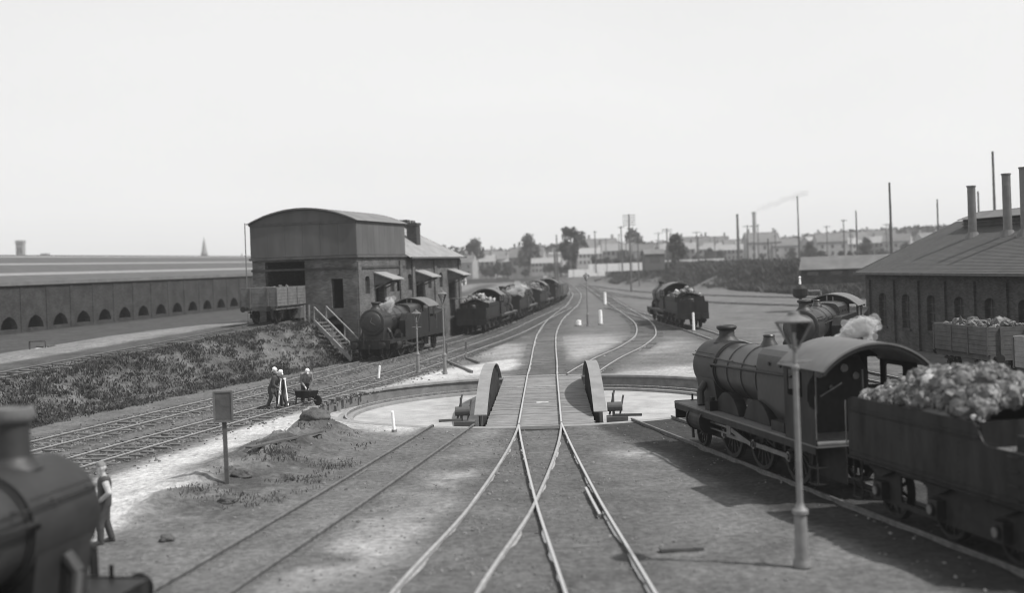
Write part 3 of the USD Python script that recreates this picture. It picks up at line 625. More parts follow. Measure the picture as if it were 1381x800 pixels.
    for y, z, r in ((.45, 2.85, .11), (-.2, 2.95, .1), (-.5, 2.75, .09), (.15, 2.5, .05)): gz.cyl((1.53, y, z), (1.58, y, z), r, n=14)
    gz.bar((1.5, -.1, 2.6), (1.45, .5, 2.3), .04); gz.cyl((1.45, .6, 1.9), (1.45, .6, 2.9), .025, n=6); gz.cyl((1.45, -.62, 2.0), (1.45, -.62, 2.9), .03, n=6)
    obj('gauges', gz, 'bright', back)
    obj('cab_floor', MB().span(.0, 1.68, -1.26, 1.26, 1.36, 1.40), 'timber', t)
    if tank:
        for s in (-1, 1):
            m = MB(); m.prism(sg.Polygon([(1.75, 1.35), (6.9, 1.35), (6.9, 2.4), (6.4, 2.78), (1.75, 2.78)]), .40, frame((0, s * 1.07 - .2, 0), (1, 0, 0), (0, 0, 1), (0, 1, 0))); obj('side_tank', fixn(m), 'engine', t)
        bk = MB(); bk.prism(sg.Polygon([(-2.2, 1.1), (0, 1.1), (0, 2.5), (-1.9, 2.7), (-2.35, 2.85), (-2.2, 2.4)]), 2.5, frame((0, -1.25, 0), (1, 0, 0), (0, 0, 1), (0, 1, 0))); obj('bunker', fixn(bk), 'engine', t)
        obj('rear_beam', MB().span(-2.3, -2.2, -1.25, 1.25, .8, 1.3), 'tender', t)
        for s in (-1, 1): obj('trailing_wheel', wheel(-.9, s * .76, .52, 9, s), 'tyre', t)
    for s in (-1, 1):
        ep = MB(); ep.cyl((2.1, s * .93, 2.75), (7.9, s * .86, 2.62), .035, n=8); ep.cyl((7.9, s * .86, 2.62), (8.05, s * .79, 2.55), .035, n=8); obj('ejector_pipe', ep, 'running', t)
        sd2 = MB(); sd2.span(7.2, 7.6, s * 1.05 - .14, s * 1.05 + .14, 1.346, 1.62); sd2.cyl((7.4, s * 1.05, 1.62), (7.4, s * 1.05, 1.72), .09, n=10); obj('sand_box', sd2, 'engine', t)
        for k, x in enumerate((2.2, 2.9, 3.6)): obj('washout_plug', MB().cyl((x, s * .855, 2.95), (x, s * .89, 2.95), .05, n=8), 'running', t)
        rv = MB()
        for x in np.arange(8.05, 9.62, .12):
            for z in (2.05, 2.9): rv.cyl((x, s * .70, z), (x, s * .72, z), .016, n=5)
        obj('rivets', rv, 'smokebox', t, kind='stuff')
    vp = MB(); vp.cyl((B + .06, -.35, 1.36), (B + .06, -.35, 1.75), .04, n=8); vp.cyl((B + .06, -.35, 1.75), (B + .16, -.35, 1.8), .04, n=8); vp.cyl((B + .16, -.35, 1.8), (B + .2, -.35, .9), .035, n=8); obj('vacuum_pipe', vp, 'running', t)
    for y, z, x in ((0, 1.36, B - .03), (-.7, 1.36, B - .03), (.7, 1.36, B - .03)):
        obj('lamp_iron', MB().box((x, y, z + .09), (.03, .06, .18)), 'running', t)
    return t
def tender(name, label, loc, rz, group=None):
    """x = 0 at the front plate, runs back to -6.9"""
    t = thing(name, label, 'tender', loc, rz, group)
    side = sg.Polygon([(-.05, 1.3), (-6.7, 1.3), (-6.7, 2.22), (-5.35, 2.22), (-5.22, 2.26), (-5.12, 2.38), (-5.05, 2.52), (-4.9, 2.60), (-.25, 2.60), (-.05, 2.52)])
    for s in (-1, 1):
        m = MB(); m.prism(side, .03, frame((0, s * 1.235 - .015, 0), (1, 0, 0), (0, 0, 1), (0, 1, 0))); sd_ = obj('side_plate', fixn(m), 'tender', t)
        b = MB(); b.bar((-.1, s * 1.26, 2.34), (-5.1, s * 1.26, 2.34), .03, .05); b.bar((-.1, s * 1.26, 1.36), (-6.65, s * 1.26, 1.36), .03, .05); obj('beading', b, 'tender', sd_)
        m = MB(); fpoly = sg.Polygon([(-.1, 1.25), (-6.6, 1.25), (-6.6, .75), (-6.2, .45), (-.6, .45), (-.1, .75)])
        for x in (-1.2, -3.35, -5.5): fpoly = fpoly.difference(sg.box(x + .55, .62, x + 1.45, 1.05).buffer(.06)) if x > -5.4 else fpoly
        m.prism(fpoly, .04, frame((0, s * 1.0 - .02, 0), (1, 0, 0), (0, 0, 1), (0, 1, 0))); obj('frame', fixn(m), 'running', t)
        for x in (-1.2, -3.35, -5.5):
            obj('wheel', wheel(x, s * .76, .62, 10, s), 'tyre', t)
            ab = MB(); ab.box((x, s * 1.10, RZ + .62), (.34, .22, .38)); ab.cyl((x, s * 1.2, RZ + .62), (x, s * 1.27, RZ + .62), .12, n=14); a = obj('axlebox', ab, 'running', t)
            cp = MB(); cp.cyl((x, s * 1.27, RZ + .62), (x, s * 1.285, RZ + .62), .09, n=12); obj('axlebox_cover', cp, 'bright', a)
            sp = MB()
            for k in range(5): sp.span(x - .5 + k * .09, x + .5 - k * .09, s * 1.10 - .05, s * 1.10 + .05, 1.16 - k * .035, 1.19 - k * .035)
            obj('leaf_spring', sp, 'running', t)
        st = MB()
        for zz in (.42, .80): st.span(-.6, -.2, s * 1.12 - .16, s * 1.12 + .16, zz, zz + .03)
        for xx in (-.58, -.22): st.bar((xx, s * 1.22, .42), (xx, s * 1.22, 1.3), .03)
        obj('tender_step', st, 'running', t)
        gr = MB(); gr.cyl((.0, s * 1.27, 1.5), (.0, s * 1.27, 2.5), .018, n=6); obj('grab_rail', gr, 'bright', t)
    for s in (-1, 1):
        rv = MB()
        for z in (1.42, 2.28): 
            for x in np.arange(-6.55, -.15, .11): rv.lathe([(0, -.006), (.016, -.006), (.011, .008), (0, .011)], (0, 0, 0), 'y', 5); rv.v[-1] = rv.v[-1] * [1, s, 1] + (x, s * 1.25, z)
        for x in (-.2, -2.3, -4.4, -6.5):
            for z in np.arange(1.5, 2.22, .11): rv.lathe([(0, -.006), (.016, -.006), (.011, .008), (0, .011)], (0, 0, 0), 'y', 5); rv.v[-1] = rv.v[-1] * [1, s, 1] + (x, s * 1.25, z)
        obj('rivets', fixn(rv), 'tender', t, kind='stuff')
        lad = MB()
        for x in (-6.3,): 
            for z in np.arange(1.4, 2.2, .25): lad.bar((x, s * 1.29, z), (x + .3, s * 1.29, z), .025)
        obj('side_rungs', lad, 'running', t, kind='stuff')
    obj('sole_plate', MB().span(-6.75, -.02, -1.28, 1.28, 1.26, 1.298), 'tender', t)
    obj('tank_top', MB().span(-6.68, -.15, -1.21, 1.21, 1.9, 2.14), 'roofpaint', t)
    obj('rear_plate', MB().span(-6.73, -6.69, -1.25, 1.25, 1.3, 2.24), 'tender', t)
    obj('front_plate', MB().span(-.12, -.06, -1.2, 1.2, 1.3, 2.3), 'tender', t)
    obj('coal_bulkhead', MB().span(-5.1, -5.05, -1.2, 1.2, 2.1, 2.62), 'tender', t)
    dome = MB(); dome.lathe([(0, 0), (.24, 0), (.24, .28), (.2, .34), (0, .36)], (-5.9, 0, 2.13), 'z', 18); obj('water_filler', fixn(dome), 'smokebox', t)
    rb = MB(); rb.box((-5.9, .7, 2.28), (.5, .35, .3)); obj('tool_box', rb, 'tender', t)
    bm = MB(); bm.span(-6.85, -6.74, -1.25, 1.25, .85, 1.3); obj('rear_beam', bm, 'tender', t)
    for s in (-1, 1):
        bf = MB(); bf.cyl((-6.85, s * .875, 1.07), (-7.25, s * .875, 1.07), .1, n=12); bf.cyl((-7.25, s * .875, 1.07), (-7.29, s * .875, 1.07), .21, n=16); obj('buffer', bf, 'running', t)
    return t
def coal_heap(label, loc, rz, seed, n=420, L=(-4.95, -.35), peak=.75, z0=2.2, mat='coal', pale=24):
    """a heaped load of lumps, one mass that nobody could count"""
    rng = np.random.default_rng(seed); mb = MB(); mp = MB()
    base = np.array([[x, y] for x in np.linspace(*L, 22) for y in np.linspace(-1.17, 1.17, 11)])
    def top(x, y): return z0 + .22 + peak * (1 - (abs(y) / 1.3) ** 2) * (.55 + .45 * math.sin((x - L[0]) / (L[1] - L[0]) * PI)) * (1.45 - .75 * (x - L[0]) / (L[1] - L[0])) * (.6 + .8 * float(fbm(np.array([[x * .9, y * .9, seed]]), 3)[0]))
    zz = np.array([top(*b) for b in base]); f = []
    for i in range(21):
        for j in range(10): a = i * 11 + j; f.append([a, a + 11, a + 12, a + 1])
    fl = np.array(f); v = np.c_[base, zz - .06]
    mb.add(v, fl[:, ::-1] if np.cross(v[fl[0][1]] - v[fl[0][0]], v[fl[0][2]] - v[fl[0][0]])[2] < 0 else fl)
    for k in range(n):
        x, y = rng.uniform(*L), rng.uniform(-1.1, 1.1); r = rng.choice([.05, .09, .15, .26], p=[.44, .34, .18, .04]) * (.72 if n > 300 else 1.1)
        lv, lf = lump(r, int(rng.integers(1, 400)), int(r > .06), .75, rng.uniform(.5, .9)); (mp if k < pale else mb).add(lv @ trimesh.transformations.random_rotation_matrix(rng.random(3))[:3, :3].T + (x, y, top(x, y) + r * .15), lf)
    t = thing('coal_load', label, 'coal', loc, rz); tag(t, kind='stuff')
    obj('coal', mb, mat, t); obj('pale_lumps', mp, 'paleload', t)
    return t
def at(X, Y, dx, dy, back=0.0):
    a = math.atan2(dy, dx); return (X - math.cos(a) * back, Y - math.sin(a) * back, 0.0), a

# the large engine at the right, its tender trailing out of the frame
loc, rz = (8.10, 28.15, 0), math.atan2(10.45, -2.05)
big = locomotive('tender_engine', 'large dark tender engine in the right foreground, cab facing us, beside the lamp post', loc, rz)
trz = math.atan2(5.9, -1.2)
tloc = (8.50, 27.2, 0)
btd = tender('engine_tender', 'dark plated tender at the right edge, coupled behind the large engine', tloc, trz)
coal_heap('heaped coal in the tender at the right edge of the picture', tloc, trz, 5, 4200, peak=.82, pale=260)
# the cropped engine at the lower left
e_dir = np.array([1.17, 6.9]); ea = math.atan2(e_dir[1], e_dir[0]); ex, ey = -6.62, 18.6
locomotive('tender_engine', 'smokebox end of an engine cropped by the lower left corner', (ex - 10.6 * math.cos(ea), ey - 10.6 * math.sin(ea), 0), ea, chim=1.75)
# tank engine beside the coal stage, smokebox towards us
tk_a = math.atan2(-10.6, -2.45)
tank = locomotive('tank_engine', 'tank engine standing below the coal stage with its smokebox towards us', (-6.55, 85.0, 0), tk_a, tank=True)
# engines in line beyond the coal stage
def on_line(key, y):
    c = CL[key]; i = int(np.argmin(np.abs(c[:, 1] - y))); d = c[min(i + 2, len(c) - 1)] - c[max(i - 2, 0)]; return c[i], math.atan2(d[1], d[0])
p, a = on_line('coal_road', 107); dup(btd, 'tender nearest us in the line of engines beyond the coal stage', (*p, 0), a + .0)
coal_heap('coal in the nearest tender of the line beyond the coal stage', (*p, 0), a, 9, 160, peak=.7, pale=60)
q, a2 = on_line('coal_road', 107.6); dup(big, 'engine heading away at the front of the first tender beyond the coal stage', (*q, 0), a2)
p, a = on_line('coal_road', 126.8); dup(btd, 'second tender of the line, close behind the first engine beyond the coal stage', (*p, 0), a)
coal_heap('coal in the second tender of the line beyond the coal stage', (*p, 0), a, 10, 120, peak=.8, pale=20)
p, a = on_line('coal_road', 127.4); dup(big, 'second engine of the line beyond the coal stage, between two tenders', (*p, 0), a)
p, a = on_line('coal_road', 146.6); dup(btd, 'third tender of the line beyond the coal stage', (*p, 0), a)
coal_heap('coal in the third tender of the line beyond the coal stage', (*p, 0), a, 11, 110, peak=.8, pale=20)
p, a = on_line('coal_road', 147.2); dup(big, 'third engine of the line, its cab just short of the farthest engine', (*p, 0), a)
p, a = on_line('coal_road', 162); dup(tank, 'farthest engine of the line, its dark cab roof standing clear against the bank', (*p, 0), a)
# engine right of the turntable, tender end towards us
dup(big, 'engine standing right of the turntable, seen tender first', (14.25, 105.2, 0), PI / 2 + .03)
dup(btd, 'tender end on to us right of the turntable, white post beside it', (14.3, 104.6, 0), PI / 2 + .02)
coal_heap('coal in the tender standing right of the turntable', (14.3, 104.6, 0), PI / 2 + .02, 12, 160, peak=.6, pale=30)
# engine half hidden by the shed corner
dup(tank, 'engine half hidden between the large engine and the shed corner', (16.7, 63.0, 0), math.atan2(-8.0, -3.6))

# steam at the whistle of the large engine
def puff(label, loc, s, seed, mat='steam', name='steam_puff', cat='steam', n=5, stretch=(1.0, .0, .45)):
    rng = np.random.default_rng(seed); ms = []
    for k in range(n):
        c = np.array(stretch) * s * k * .55 + rng.normal(0, .12 * s, 3)
        ms.append(m3.Manifold.sphere(s * (.45 + .28 * k / n + rng.uniform(-.06, .06)), 20).translate(c.tolist()))
    m = m3.Manifold.batch_boolean(ms, m3.OpType.Add).to_mesh(); v = m.vert_properties[:, :3]; v = v + ((fbm(v * 2.2 / s + seed, 3, seed) - .5) * .5 * s)[:, None] * (v / (np.linalg.norm(v, axis=1, keepdims=True) + .2))
    t = obj(name, (v, m.tri_verts), mat, label=label, cat=cat, kind='stuff')
    UsdGeom.Xformable(t).AddTranslateOp().Set(Gf.Vec3d(*map(float, loc)))
def wisps(label, loc, s, seed, n=260, drift=(1.0, .3, .5)):
    rng = np.random.default_rng(seed); mb = MB()
    for k in range(n):
        t_ = rng.random() ** 1.3; c = np.array(drift) * s * 2.0 * t_ + rng.normal(0, .22 * s * (.35 + t_), 3)
        v, f = lump(s * rng.uniform(.14, .34) * (.6 + .6 * t_), int(rng.integers(1, 900)), 2, .45, .9); mb.add(v + c, f)
    t = obj('steam_puff', mb.mesh(), 'wisp', smooth=True, label=label, cat='steam', kind='stuff')
    UsdGeom.Xformable(t).AddTranslateOp().Set(Gf.Vec3d(*map(float, loc)))
wisps('puff of white steam at the whistle of the large engine, before its cab roof', (7.95, 30.3, 3.5), .42, 4)
wisps('light steam round the boiler of the tank engine below the coal stage', (-8.6, 76.6, 3.25), .55, 5, 90, (.9, .3, .25))
wisps('pale steam above the first engine of the line beyond the coal stage', (-.6, 118, 2.9), .8, 6, 90, (1.0, .6, .3))

# ------------------------------------------------------------------ wagons
def coal_wagon(name, label, loc, rz, group=None, load='coal', mat='timber'):
    t = thing(name, label, 'wagon', loc, rz, group); L, W = 4.9, 1.18
    rng = np.random.default_rng(len(label))
    obj('under_frame', MB().span(-L / 2, L / 2, -1.1, 1.1, .92, 1.16), 'darktimber', t)
    for k in range(6):
        z0 = 1.17 + k * .20
        for s in (-1, 1):
            obj('side_plank', MB().box((rng.normal(0, .004), s * W, z0 + .095), (L, .06, .188)), mat, t)
            obj('end_plank', MB().box((s * (L / 2 - .03), 0, z0 + .095), (.06, 2 * W - .07, .188)), mat, t)
    for s in (-1, 1):
        for x in (-L / 2 + .02, -.75, .75, L / 2 - .02): obj('side_strap', MB().box((x, s * (W + .045), 1.7), (.09, .03, 1.18)), 'darktimber', t)
        for y in (-.6, .6): obj('end_post', MB().box((s * (L / 2 + .05), y, 1.7), (.1, .13, 1.25)), 'darktimber', t)
        for x in (-1.37, 1.37):
            obj('wheel', wheel(x, s * .74, .46, 8, s), 'tyre', t)
            ab = MB(); ab.box((x, s * .98, .55), (.26, .2, .26)); ab.bar((x - .35, s * .98, .95), (x, s * .98, .45), .05); ab.bar((x + .35, s * .98, .95), (x, s * .98, .45), .05); ab.span(x - .45, x + .45, s * .98 - .05, s * .98 + .05, .76, .84); obj('axle_guard', ab, 'running', t)
        for y in (-.875, .875):
            bf = MB(); bf.cyl((s * L / 2, y, 1.04), (s * (L / 2 + .42), y, 1.04), .08, n=10); bf.cyl((s * (L / 2 + .42), y, 1.04), (s * (L / 2 + .46), y, 1.04), .18, n=14); obj('buffer', bf, 'running', t)
    obj('floor', MB().span(-L / 2 + .06, L / 2 - .06, -W + .03, W - .03, 1.17, 1.22), 'darktimber', t)
    return t
p, a = np.array([-15.3, 79.0]), math.atan2(.9735, .229); zr = float(ramp_z(np.array([p]))[0])
cw = coal_wagon('coal_wagon', 'timber coal wagon on the ramp about to enter the coal stage', (p[0], p[1], zr), a)
coal_heap('coal in the wagon on the ramp', (p[0], p[1], zr), a, 15, 130, L=(-2.3, 2.3), peak=.12, z0=1.8, pale=3)
coal_wagon('coal_wagon', 'dark open wagon with a pale load in front of the shed wall', (21.0, 54.5, 0), math.radians(97), mat='darktimber')
coal_heap('pale heaped load in the open wagon by the shed wall', (21.0, 54.5, 0), math.radians(97), 16, 200, L=(-2.3, 2.3), peak=.25, z0=1.95, pale=18)
coal_wagon('pale_wagon', 'paler wagon cut by the right edge of the picture, beyond the tender', (20.55, 44.4, 0), math.radians(97), mat='paletimber')
for k, (y, lab) in enumerate(((178, 'open wagon behind the farthest engine of the line'), (184.5, 'second open wagon far along the curving line'), (191, 'last open wagon far along the curving line'))):
    p, a = on_line('coal_road', y); dup(cw, lab, (*p, 0), a)
# two more locked between coal stage and far sidings
for (x, y, lab) in ((-16.5, 128, 'far open wagon left of the line of engines'), (-10.5, 131, 'far open wagon behind the second tender')):
    dup(cw, lab, (x, y, 2.0 if x < -14 else 0.0), math.radians(80))
# ------------------------------------------------------------------ coal stage with the water tank on top.  local x along the building, y to its left (away from the tracks)
def coal_stage():
    a = math.atan2(.9735, .229); Wd, Lt, L2 = 7.35, 10.1, 25.2
    t = thing('coal_stage', 'brick coal stage carrying an iron water tank under a curved roof', 'coal stage', (-10.1, 80, 0), a)
    def opening(y0, y1, z0, z1, r=0.0): return sg.box(y0, z0, y1, z1) if not r else sg.box(y0, z0, y1, z1 - r).union(affinity.scale(sg.Point(0, 0).buffer(1, 24), (y1 - y0) / 2, r).intersection(sg.box(-9, 0, 9, 9)).buffer(0) if False else affinity.translate(affinity.scale(sg.Point(0, 0).buffer(1, 24), (y1 - y0) / 2, r), (y0 + y1) / 2, z1 - r))
    front = sg.box(0, -.3, Wd, 6.55)
    for o in (opening(3.62, 6.45, 2.3, 6.45), opening(.98, 1.78, 3.25, 5.2), opening(1.0, 2.2, -.3, 2.75, .5)): front = front.difference(o)
    m = MB(); m.prism(front, .45, YZ(0)); obj('front_wall', fixn(m), 'brick', t)
    back = sg.box(0, -.3, Wd, 6.55).difference(opening(3.7, 6.4, 2.3, 6.0)); m = MB(); m.prism(back, .45, YZ(L2 - .45)); obj('rear_wall', fixn(m), 'brick', t)
    side = sg.box(.452, -.3, L2 - .452, 6.55); doors = (4.5, 13.6, 22.4)
    for x in doors: side = side.difference(opening(x - .85, x + .85, 3.1, 4.95))
    for x in (2.0, 7.1, 8.6, 11.2, 16.2, 19.3): side = side.difference(opening(x - .45, x + .45, 4.1, 5.3, .22))
    for x in (9.6, 18.0): side = side.difference(opening(x - .5, x + .5, -.3, 2.1, .3))
    m = MB(); m.prism(side, .42, frame((0, 0, 0), (1, 0, 0), (0, 0, 1), (0, 1, 0))); obj('track_side_wall', fixn(m), 'brick', t)
    far = MB(); far.span(.452, L2 - .452, Wd - .42, Wd, -.3, 6.55); obj('ramp_side_wall', far, 'brick', t)
    for x in (.35, 9.0, 11.9, 17.6, 24.7): obj('pier', MB().span(x - .3, x + .3, -.12, -.002, -.3, 6.3), 'brick', t)
    for x in (2.0, 7.1, 8.6, 11.2, 16.2, 19.3): obj('window', MB().span(x - .44, x + .44, .20, .23, 4.1, 5.3), 'glassdark', t)
    obj('stage_floor', MB().span(.46, L2 - .46, .45, Wd - .45, 2.2, 2.42), 'timber', t)
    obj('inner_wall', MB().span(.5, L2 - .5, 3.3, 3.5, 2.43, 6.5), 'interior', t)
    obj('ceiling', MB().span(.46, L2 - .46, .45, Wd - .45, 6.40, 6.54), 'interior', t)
    for x in doors:                                 # sloping hoods above the tipping doors
        h = MB(); h.prism(sg.Polygon([(-.03, 5.45), (-.03, 5.55), (-1.35, 5.05), (-1.35, 4.97)]), 2.5, YZ(x - 1.25)); hd = obj('hood', fixn(h), 'slate', t)
        for dx in (-1.15, 1.15): obj('bracket', MB().bar((x + dx, -.03, 4.4), (x + dx, -1.25, 5.02), .08).prism(sg.Polygon([(-.03, 5.4), (-.03, 4.6), (-1.3, 5.0)]), .04, YZ(x + dx - .02)), 'timber', hd)
        fl = MB(); fl.box((x, -.5, 3.05), (1.7, 1.0, .08)); obj('tipping_flap', fl, 'darktimber', t)
    # string courses under the tank
    bd = MB(); bd.span(-.06, Lt, -.07, -.004, 5.82, 5.96); bd.span(-.07, -.004, -.07, Wd + .06, 5.82, 5.96); obj('string_course', bd, 'darkbrick', t)
    bd = MB(); bd.span(-.16, Lt + .1, -.16, Wd + .16, 6.56, 6.72); obj('tank_bearer', bd, 'darktimber', t)
    # tank of bolted plates
    z0, z1 = 6.73, 9.0
    obj('tank_shell', MB().span(-.06, Lt, -.06, Wd + .06, z0, z1), 'tank', t)
    n = 9
    for k in range(n):
        w = Lt / n; obj('tank_plate', MB().span(k * w - .04, (k + 1) * w - .05, -.085, -.062, z0 + .02, z1 - .03), 'tank', t)
    n = 6
    for k in range(n):
        w = (Wd + .12) / n; obj('tank_plate', MB().span(-.085, -.062, k * w - .055, (k + 1) * w - .065, z0 + .02, z1 - .03), 'tank', t)
    # curved roof and its end plates
    zs = z1 - .02
    poly = sg.Polygon([(y + Wd / 2, z) for y, z in arch_poly(Wd / 2 + .06, zs, zs + .02, .84, 30)])
    m = MB(); m.prism(poly, Lt + .06, YZ(-.06)); obj('roof_end_plate', fixn(m), 'tank', t)
    o = sg.Polygon([(y + Wd / 2, z) for y, z in arch_poly(Wd / 2 + .25, zs - .3, zs + .02, .96, 40)]); i = sg.Polygon([(y + Wd / 2, z) for y, z in arch_poly(Wd / 2 + .2, zs - .5, zs - .02, .90, 40)])
    m = MB(); m.prism(o.difference(i).intersection(sg.box(-2, zs, 12, 14)), Lt + .5, YZ(-.25)); roof = obj('curved_roof', fixn(m), 'tankroof', t, smooth=30)
    cr_ = MB(); cr_.span(-.1, Lt + .1, -.13, -.064, z1 - .14, z1 - .01); cr_.span(-.13, -.088, -.13, Wd + .13, z1 - .14, z1 - .01); obj('tank_rim', cr_, 'darktimber', t)
    # lower pitched roof behind the tank, slates laid in courses, chimney
    yr, zr_ = Wd / 2, 9.15; x0, x1 = Lt + .12, L2 + .2
    hip = 4.0
    for s in (0, 1):
        e = -.4 if s == 0 else Wd + .4; ncr = 26
        for k in range(ncr):
            f0, f1 = k / ncr, (k + 1.12) / ncr
            P = lambda f, dz: (e + (yr - e) * f, 6.52 + (zr_ - 6.52) * f + dz * .55)
            (ya, za), (yb, zb) = P(f0, .05), P(min(f1, 1), .005)
            xa, xb = x1 - hip * f0, x1 - hip * min(f1, 1)
            m = MB(); v = [(x0, ya, za), (xa, ya, za), (xb, yb, zb), (x0, yb, zb)]; v += [(x, y, z - .03) for x, y, z in v]
            m.add(v, [[0, 1, 2, 3], [7, 6, 5, 4], [0, 4, 5, 1], [1, 5, 6, 2], [2, 6, 7, 3], [3, 7, 4, 0]]); obj('slate_course', fixn(m), 'slate', t)
    m = MB(); v = [(x1, -.4, 6.54), (x1, Wd + .4, 6.54), (x1 - hip, yr, zr_)]; v += [(x - .04, y, z - .05) for x, y, z in v]; m.add(v, [[0, 1, 2], [5, 4, 3], [0, 3, 4], [0, 4, 1], [1, 4, 5], [1, 5, 2], [2, 5, 3], [2, 3, 0]]); obj('hip_end', fixn(m), 'slate', t)
    obj('ridge_tiles', MB().cyl((x0, yr, zr_), (x1 - hip, yr, zr_), .1, n=8), 'darkslate', t)
    gt = MB(); gt.span(x0, x1 + .05, -.56, -.42, 6.42, 6.55); obj('gutter', gt, 'darktimber', t)
    g = MB(); g.prism(sg.Polygon([(0.1, 6.5), (Wd - .1, 6.5), (yr, zr_ - .1)]), .05, YZ(x0 + .02)); obj('roof_gable', fixn(g), 'slate', t)
    ch = MB(); ch.span(16.8, 17.8, 1.15, 1.95, 6.6, 9.1); ch.span(16.73, 17.87, 1.08, 2.02, 9.1, 9.3); chm = obj('chimney_stack', ch, 'darkbrick', t)
    for x in (17.05, 17.5): p = MB(); p.lathe([(.0, 0), (.14, 0), (.11, .2), (0, .2)], (x, 1.55, 9.3), n=12); obj('chimney_pot', fixn(p), 'brick', chm)
    ch = MB(); ch.span(21.2, 22.0, 3.3, 4.0, 8.6, 9.75); obj('chimney_stack', ch, 'darkbrick', t)
    # overflow pipe at the far left corner
    obj('down_pipe', MB().cyl((-.2, Wd + .35, 2.4), (-.2, Wd + .35, 9.1), .035, n=8).bar((-.2, Wd + .35, 9.05), (-.1, Wd, 9.0), .04), 'iron', t)
    return t, a
cs, csa = coal_stage()
def cs_at(x, y, z): return (-10.1 + x * math.cos(csa) - y * math.sin(csa), 80 + x * math.sin(csa) + y * math.cos(csa), z)
def coal_tub(label, loc):
    t = thing('coal_tub', label, 'coal tub', loc, csa + .1)
    obj('tub_body', fixn(MB().prism(sg.Polygon([(-.34, .25), (.34, .25), (.45, 1.0), (-.45, 1.0)]), .9, YZ(-.45))), 'iron', t)
    obj('tub_load', MB().add(*lump(.42, 5, 2, .4, .5)).mesh().apply_translation((0, 0, 1.0)), 'paleload', t)
    for x in (-.3, .3):
        for y in (-.3, .3): obj('wheel', MB().cyl((x, y - .04, .15), (x, y + .04, .15), .15, n=14), 'tyre', t)
coal_tub('left coal tub in the mouth of the coal stage', cs_at(-1.2, 5.05, 2.46))
coal_tub('coal tub at the mouth of the coal stage, nearest the opening edge', cs_at(-.5, 4.05, 2.46))
# steps down the bank with pale handrails
def steps():
    t = thing('bank_steps', 'timber steps with pale handrails down the bank beside the coal stage', 'steps', (0, 0, 0))
    P0, P1 = np.array([-12.35, 78.6, 2.5]), np.array([-9.75, 76.3, .15]); d = (P1 - P0); h = np.array([d[1], -d[0], 0]); h /= np.linalg.norm(h)
    for s in (-1, 1):
        o = h * s * .5
        obj('stringer', MB().bar(P0 + o, P1 + o, .08, .26), 'paletimber', t)
        obj('handrail', MB().bar(P0 + o + (0, 0, .95), P1 + o + (0, 0, .95), .07), 'paletimber', t)
        for f in (0, .5, 1): obj('rail_post', MB().bar(P0 + d * f + o, P0 + d * f + o + (0, 0, .97), .08), 'paletimber', t)
    for k in range(11): f = (k + .5) / 11; obj('tread', MB().box(P0 + d * f + (0, 0, .03), (.95, .26, .05), math.atan2(h[1], h[0])), 'timber', t)
    for s, q in enumerate(((-13.4, 79.0), (-13.0, 78.3))): obj('rail_post', MB().bar((*q, 2.3), (*q, 3.6), .09), 'paletimber', t)
steps()

# ------------------------------------------------------------------ the long arched building on the left
def long_building():
    A, B = np.array([-42.6, 70.0]), np.array([-42.6, 70.0]) + np.array([13.0, 85.0]) * 1.75; d = B - A; Lb = np.linalg.norm(d); a = math.atan2(d[1], d[0])
    t = thing('arched_building', 'long low brick building with a row of dark arches and flat banded roofs', 'building', (*A, 0), a)
    pitch, first = 3.86, 3.86 * .4
    wall = sg.box(0, .6, Lb, 5.42); cs_ = []
    x = first
    while x < 92:
        cs_.append(x); r = 1.2
        wall = wall.difference(sg.Polygon([(x - r, 2.0), (x + r, 2.0), (x + r * .9, 2.4), (x + r * .62, 2.78), (x + .16, 3.02), (x - .16, 3.02), (x - r * .62, 2.78), (x - r * .9, 2.4)]).intersection(sg.box(-1, 2.02, 200, 9))); x += pitch
    m = MB(); m.prism(wall, .45, frame((0, 0, 0), (1, 0, 0), (0, 0, 1), (0, 1, 0))); obj('arcade_wall', fixn(m), 'farbrick', t)
    for x in cs_:
        obj('pilaster', MB().span(x + pitch / 2 - .28, x + pitch / 2 + .28, -.05, -.003, .6, 5.3), 'farbrick', t)
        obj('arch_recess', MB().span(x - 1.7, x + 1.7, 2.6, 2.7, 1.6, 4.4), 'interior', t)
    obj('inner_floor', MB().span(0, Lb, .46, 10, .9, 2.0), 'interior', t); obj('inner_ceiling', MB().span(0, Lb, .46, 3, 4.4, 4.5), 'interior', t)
    obj('parapet', MB().span(-.1, Lb, -.18, .5, 5.425, 5.72), 'darkslate', t)
    obj('plinth', MB().span(0, Lb, -.14, -.004, .5, 1.75), 'farbrick', t)
    # three shallow roofs one behind the other, each a dark slope with a pale strip painted in as the lit ridge
    y = .5; z = 5.5
    for k, (w, dz) in enumerate(((9, 1.25), (9, 1.10), (10, 1.15))):
        for nm, f0, f1, mt in (('roof_slope', 0, .62, 'roofdark'), ('roof_glazing', .622, .82, 'paleroof'), ('roof_slope', .822, 1.0, 'roofdark')):
            m = MB(); m.prism(sg.Polygon([(y + w * f0, z + dz * f0 - .1), (y + w * f1, z + dz * f1 - .1), (y + w * f1, z + dz * f1), (y + w * f0, z + dz * f0)]), Lb, YZ(0)); obj(nm, fixn(m), mt, t)
        y += w + .01; z += dz - .02
    obj('rear_wall', MB().span(0, Lb, y, y + .4, 0, z), 'farbrick', t)
    obj('end_wall', fixn(MB().prism(sg.Polygon([(.47, .5), (y, .5), (y, z - .3), (.5, 5.3)]), .3, YZ(Lb - .3))), 'farbrick', t)
long_building()
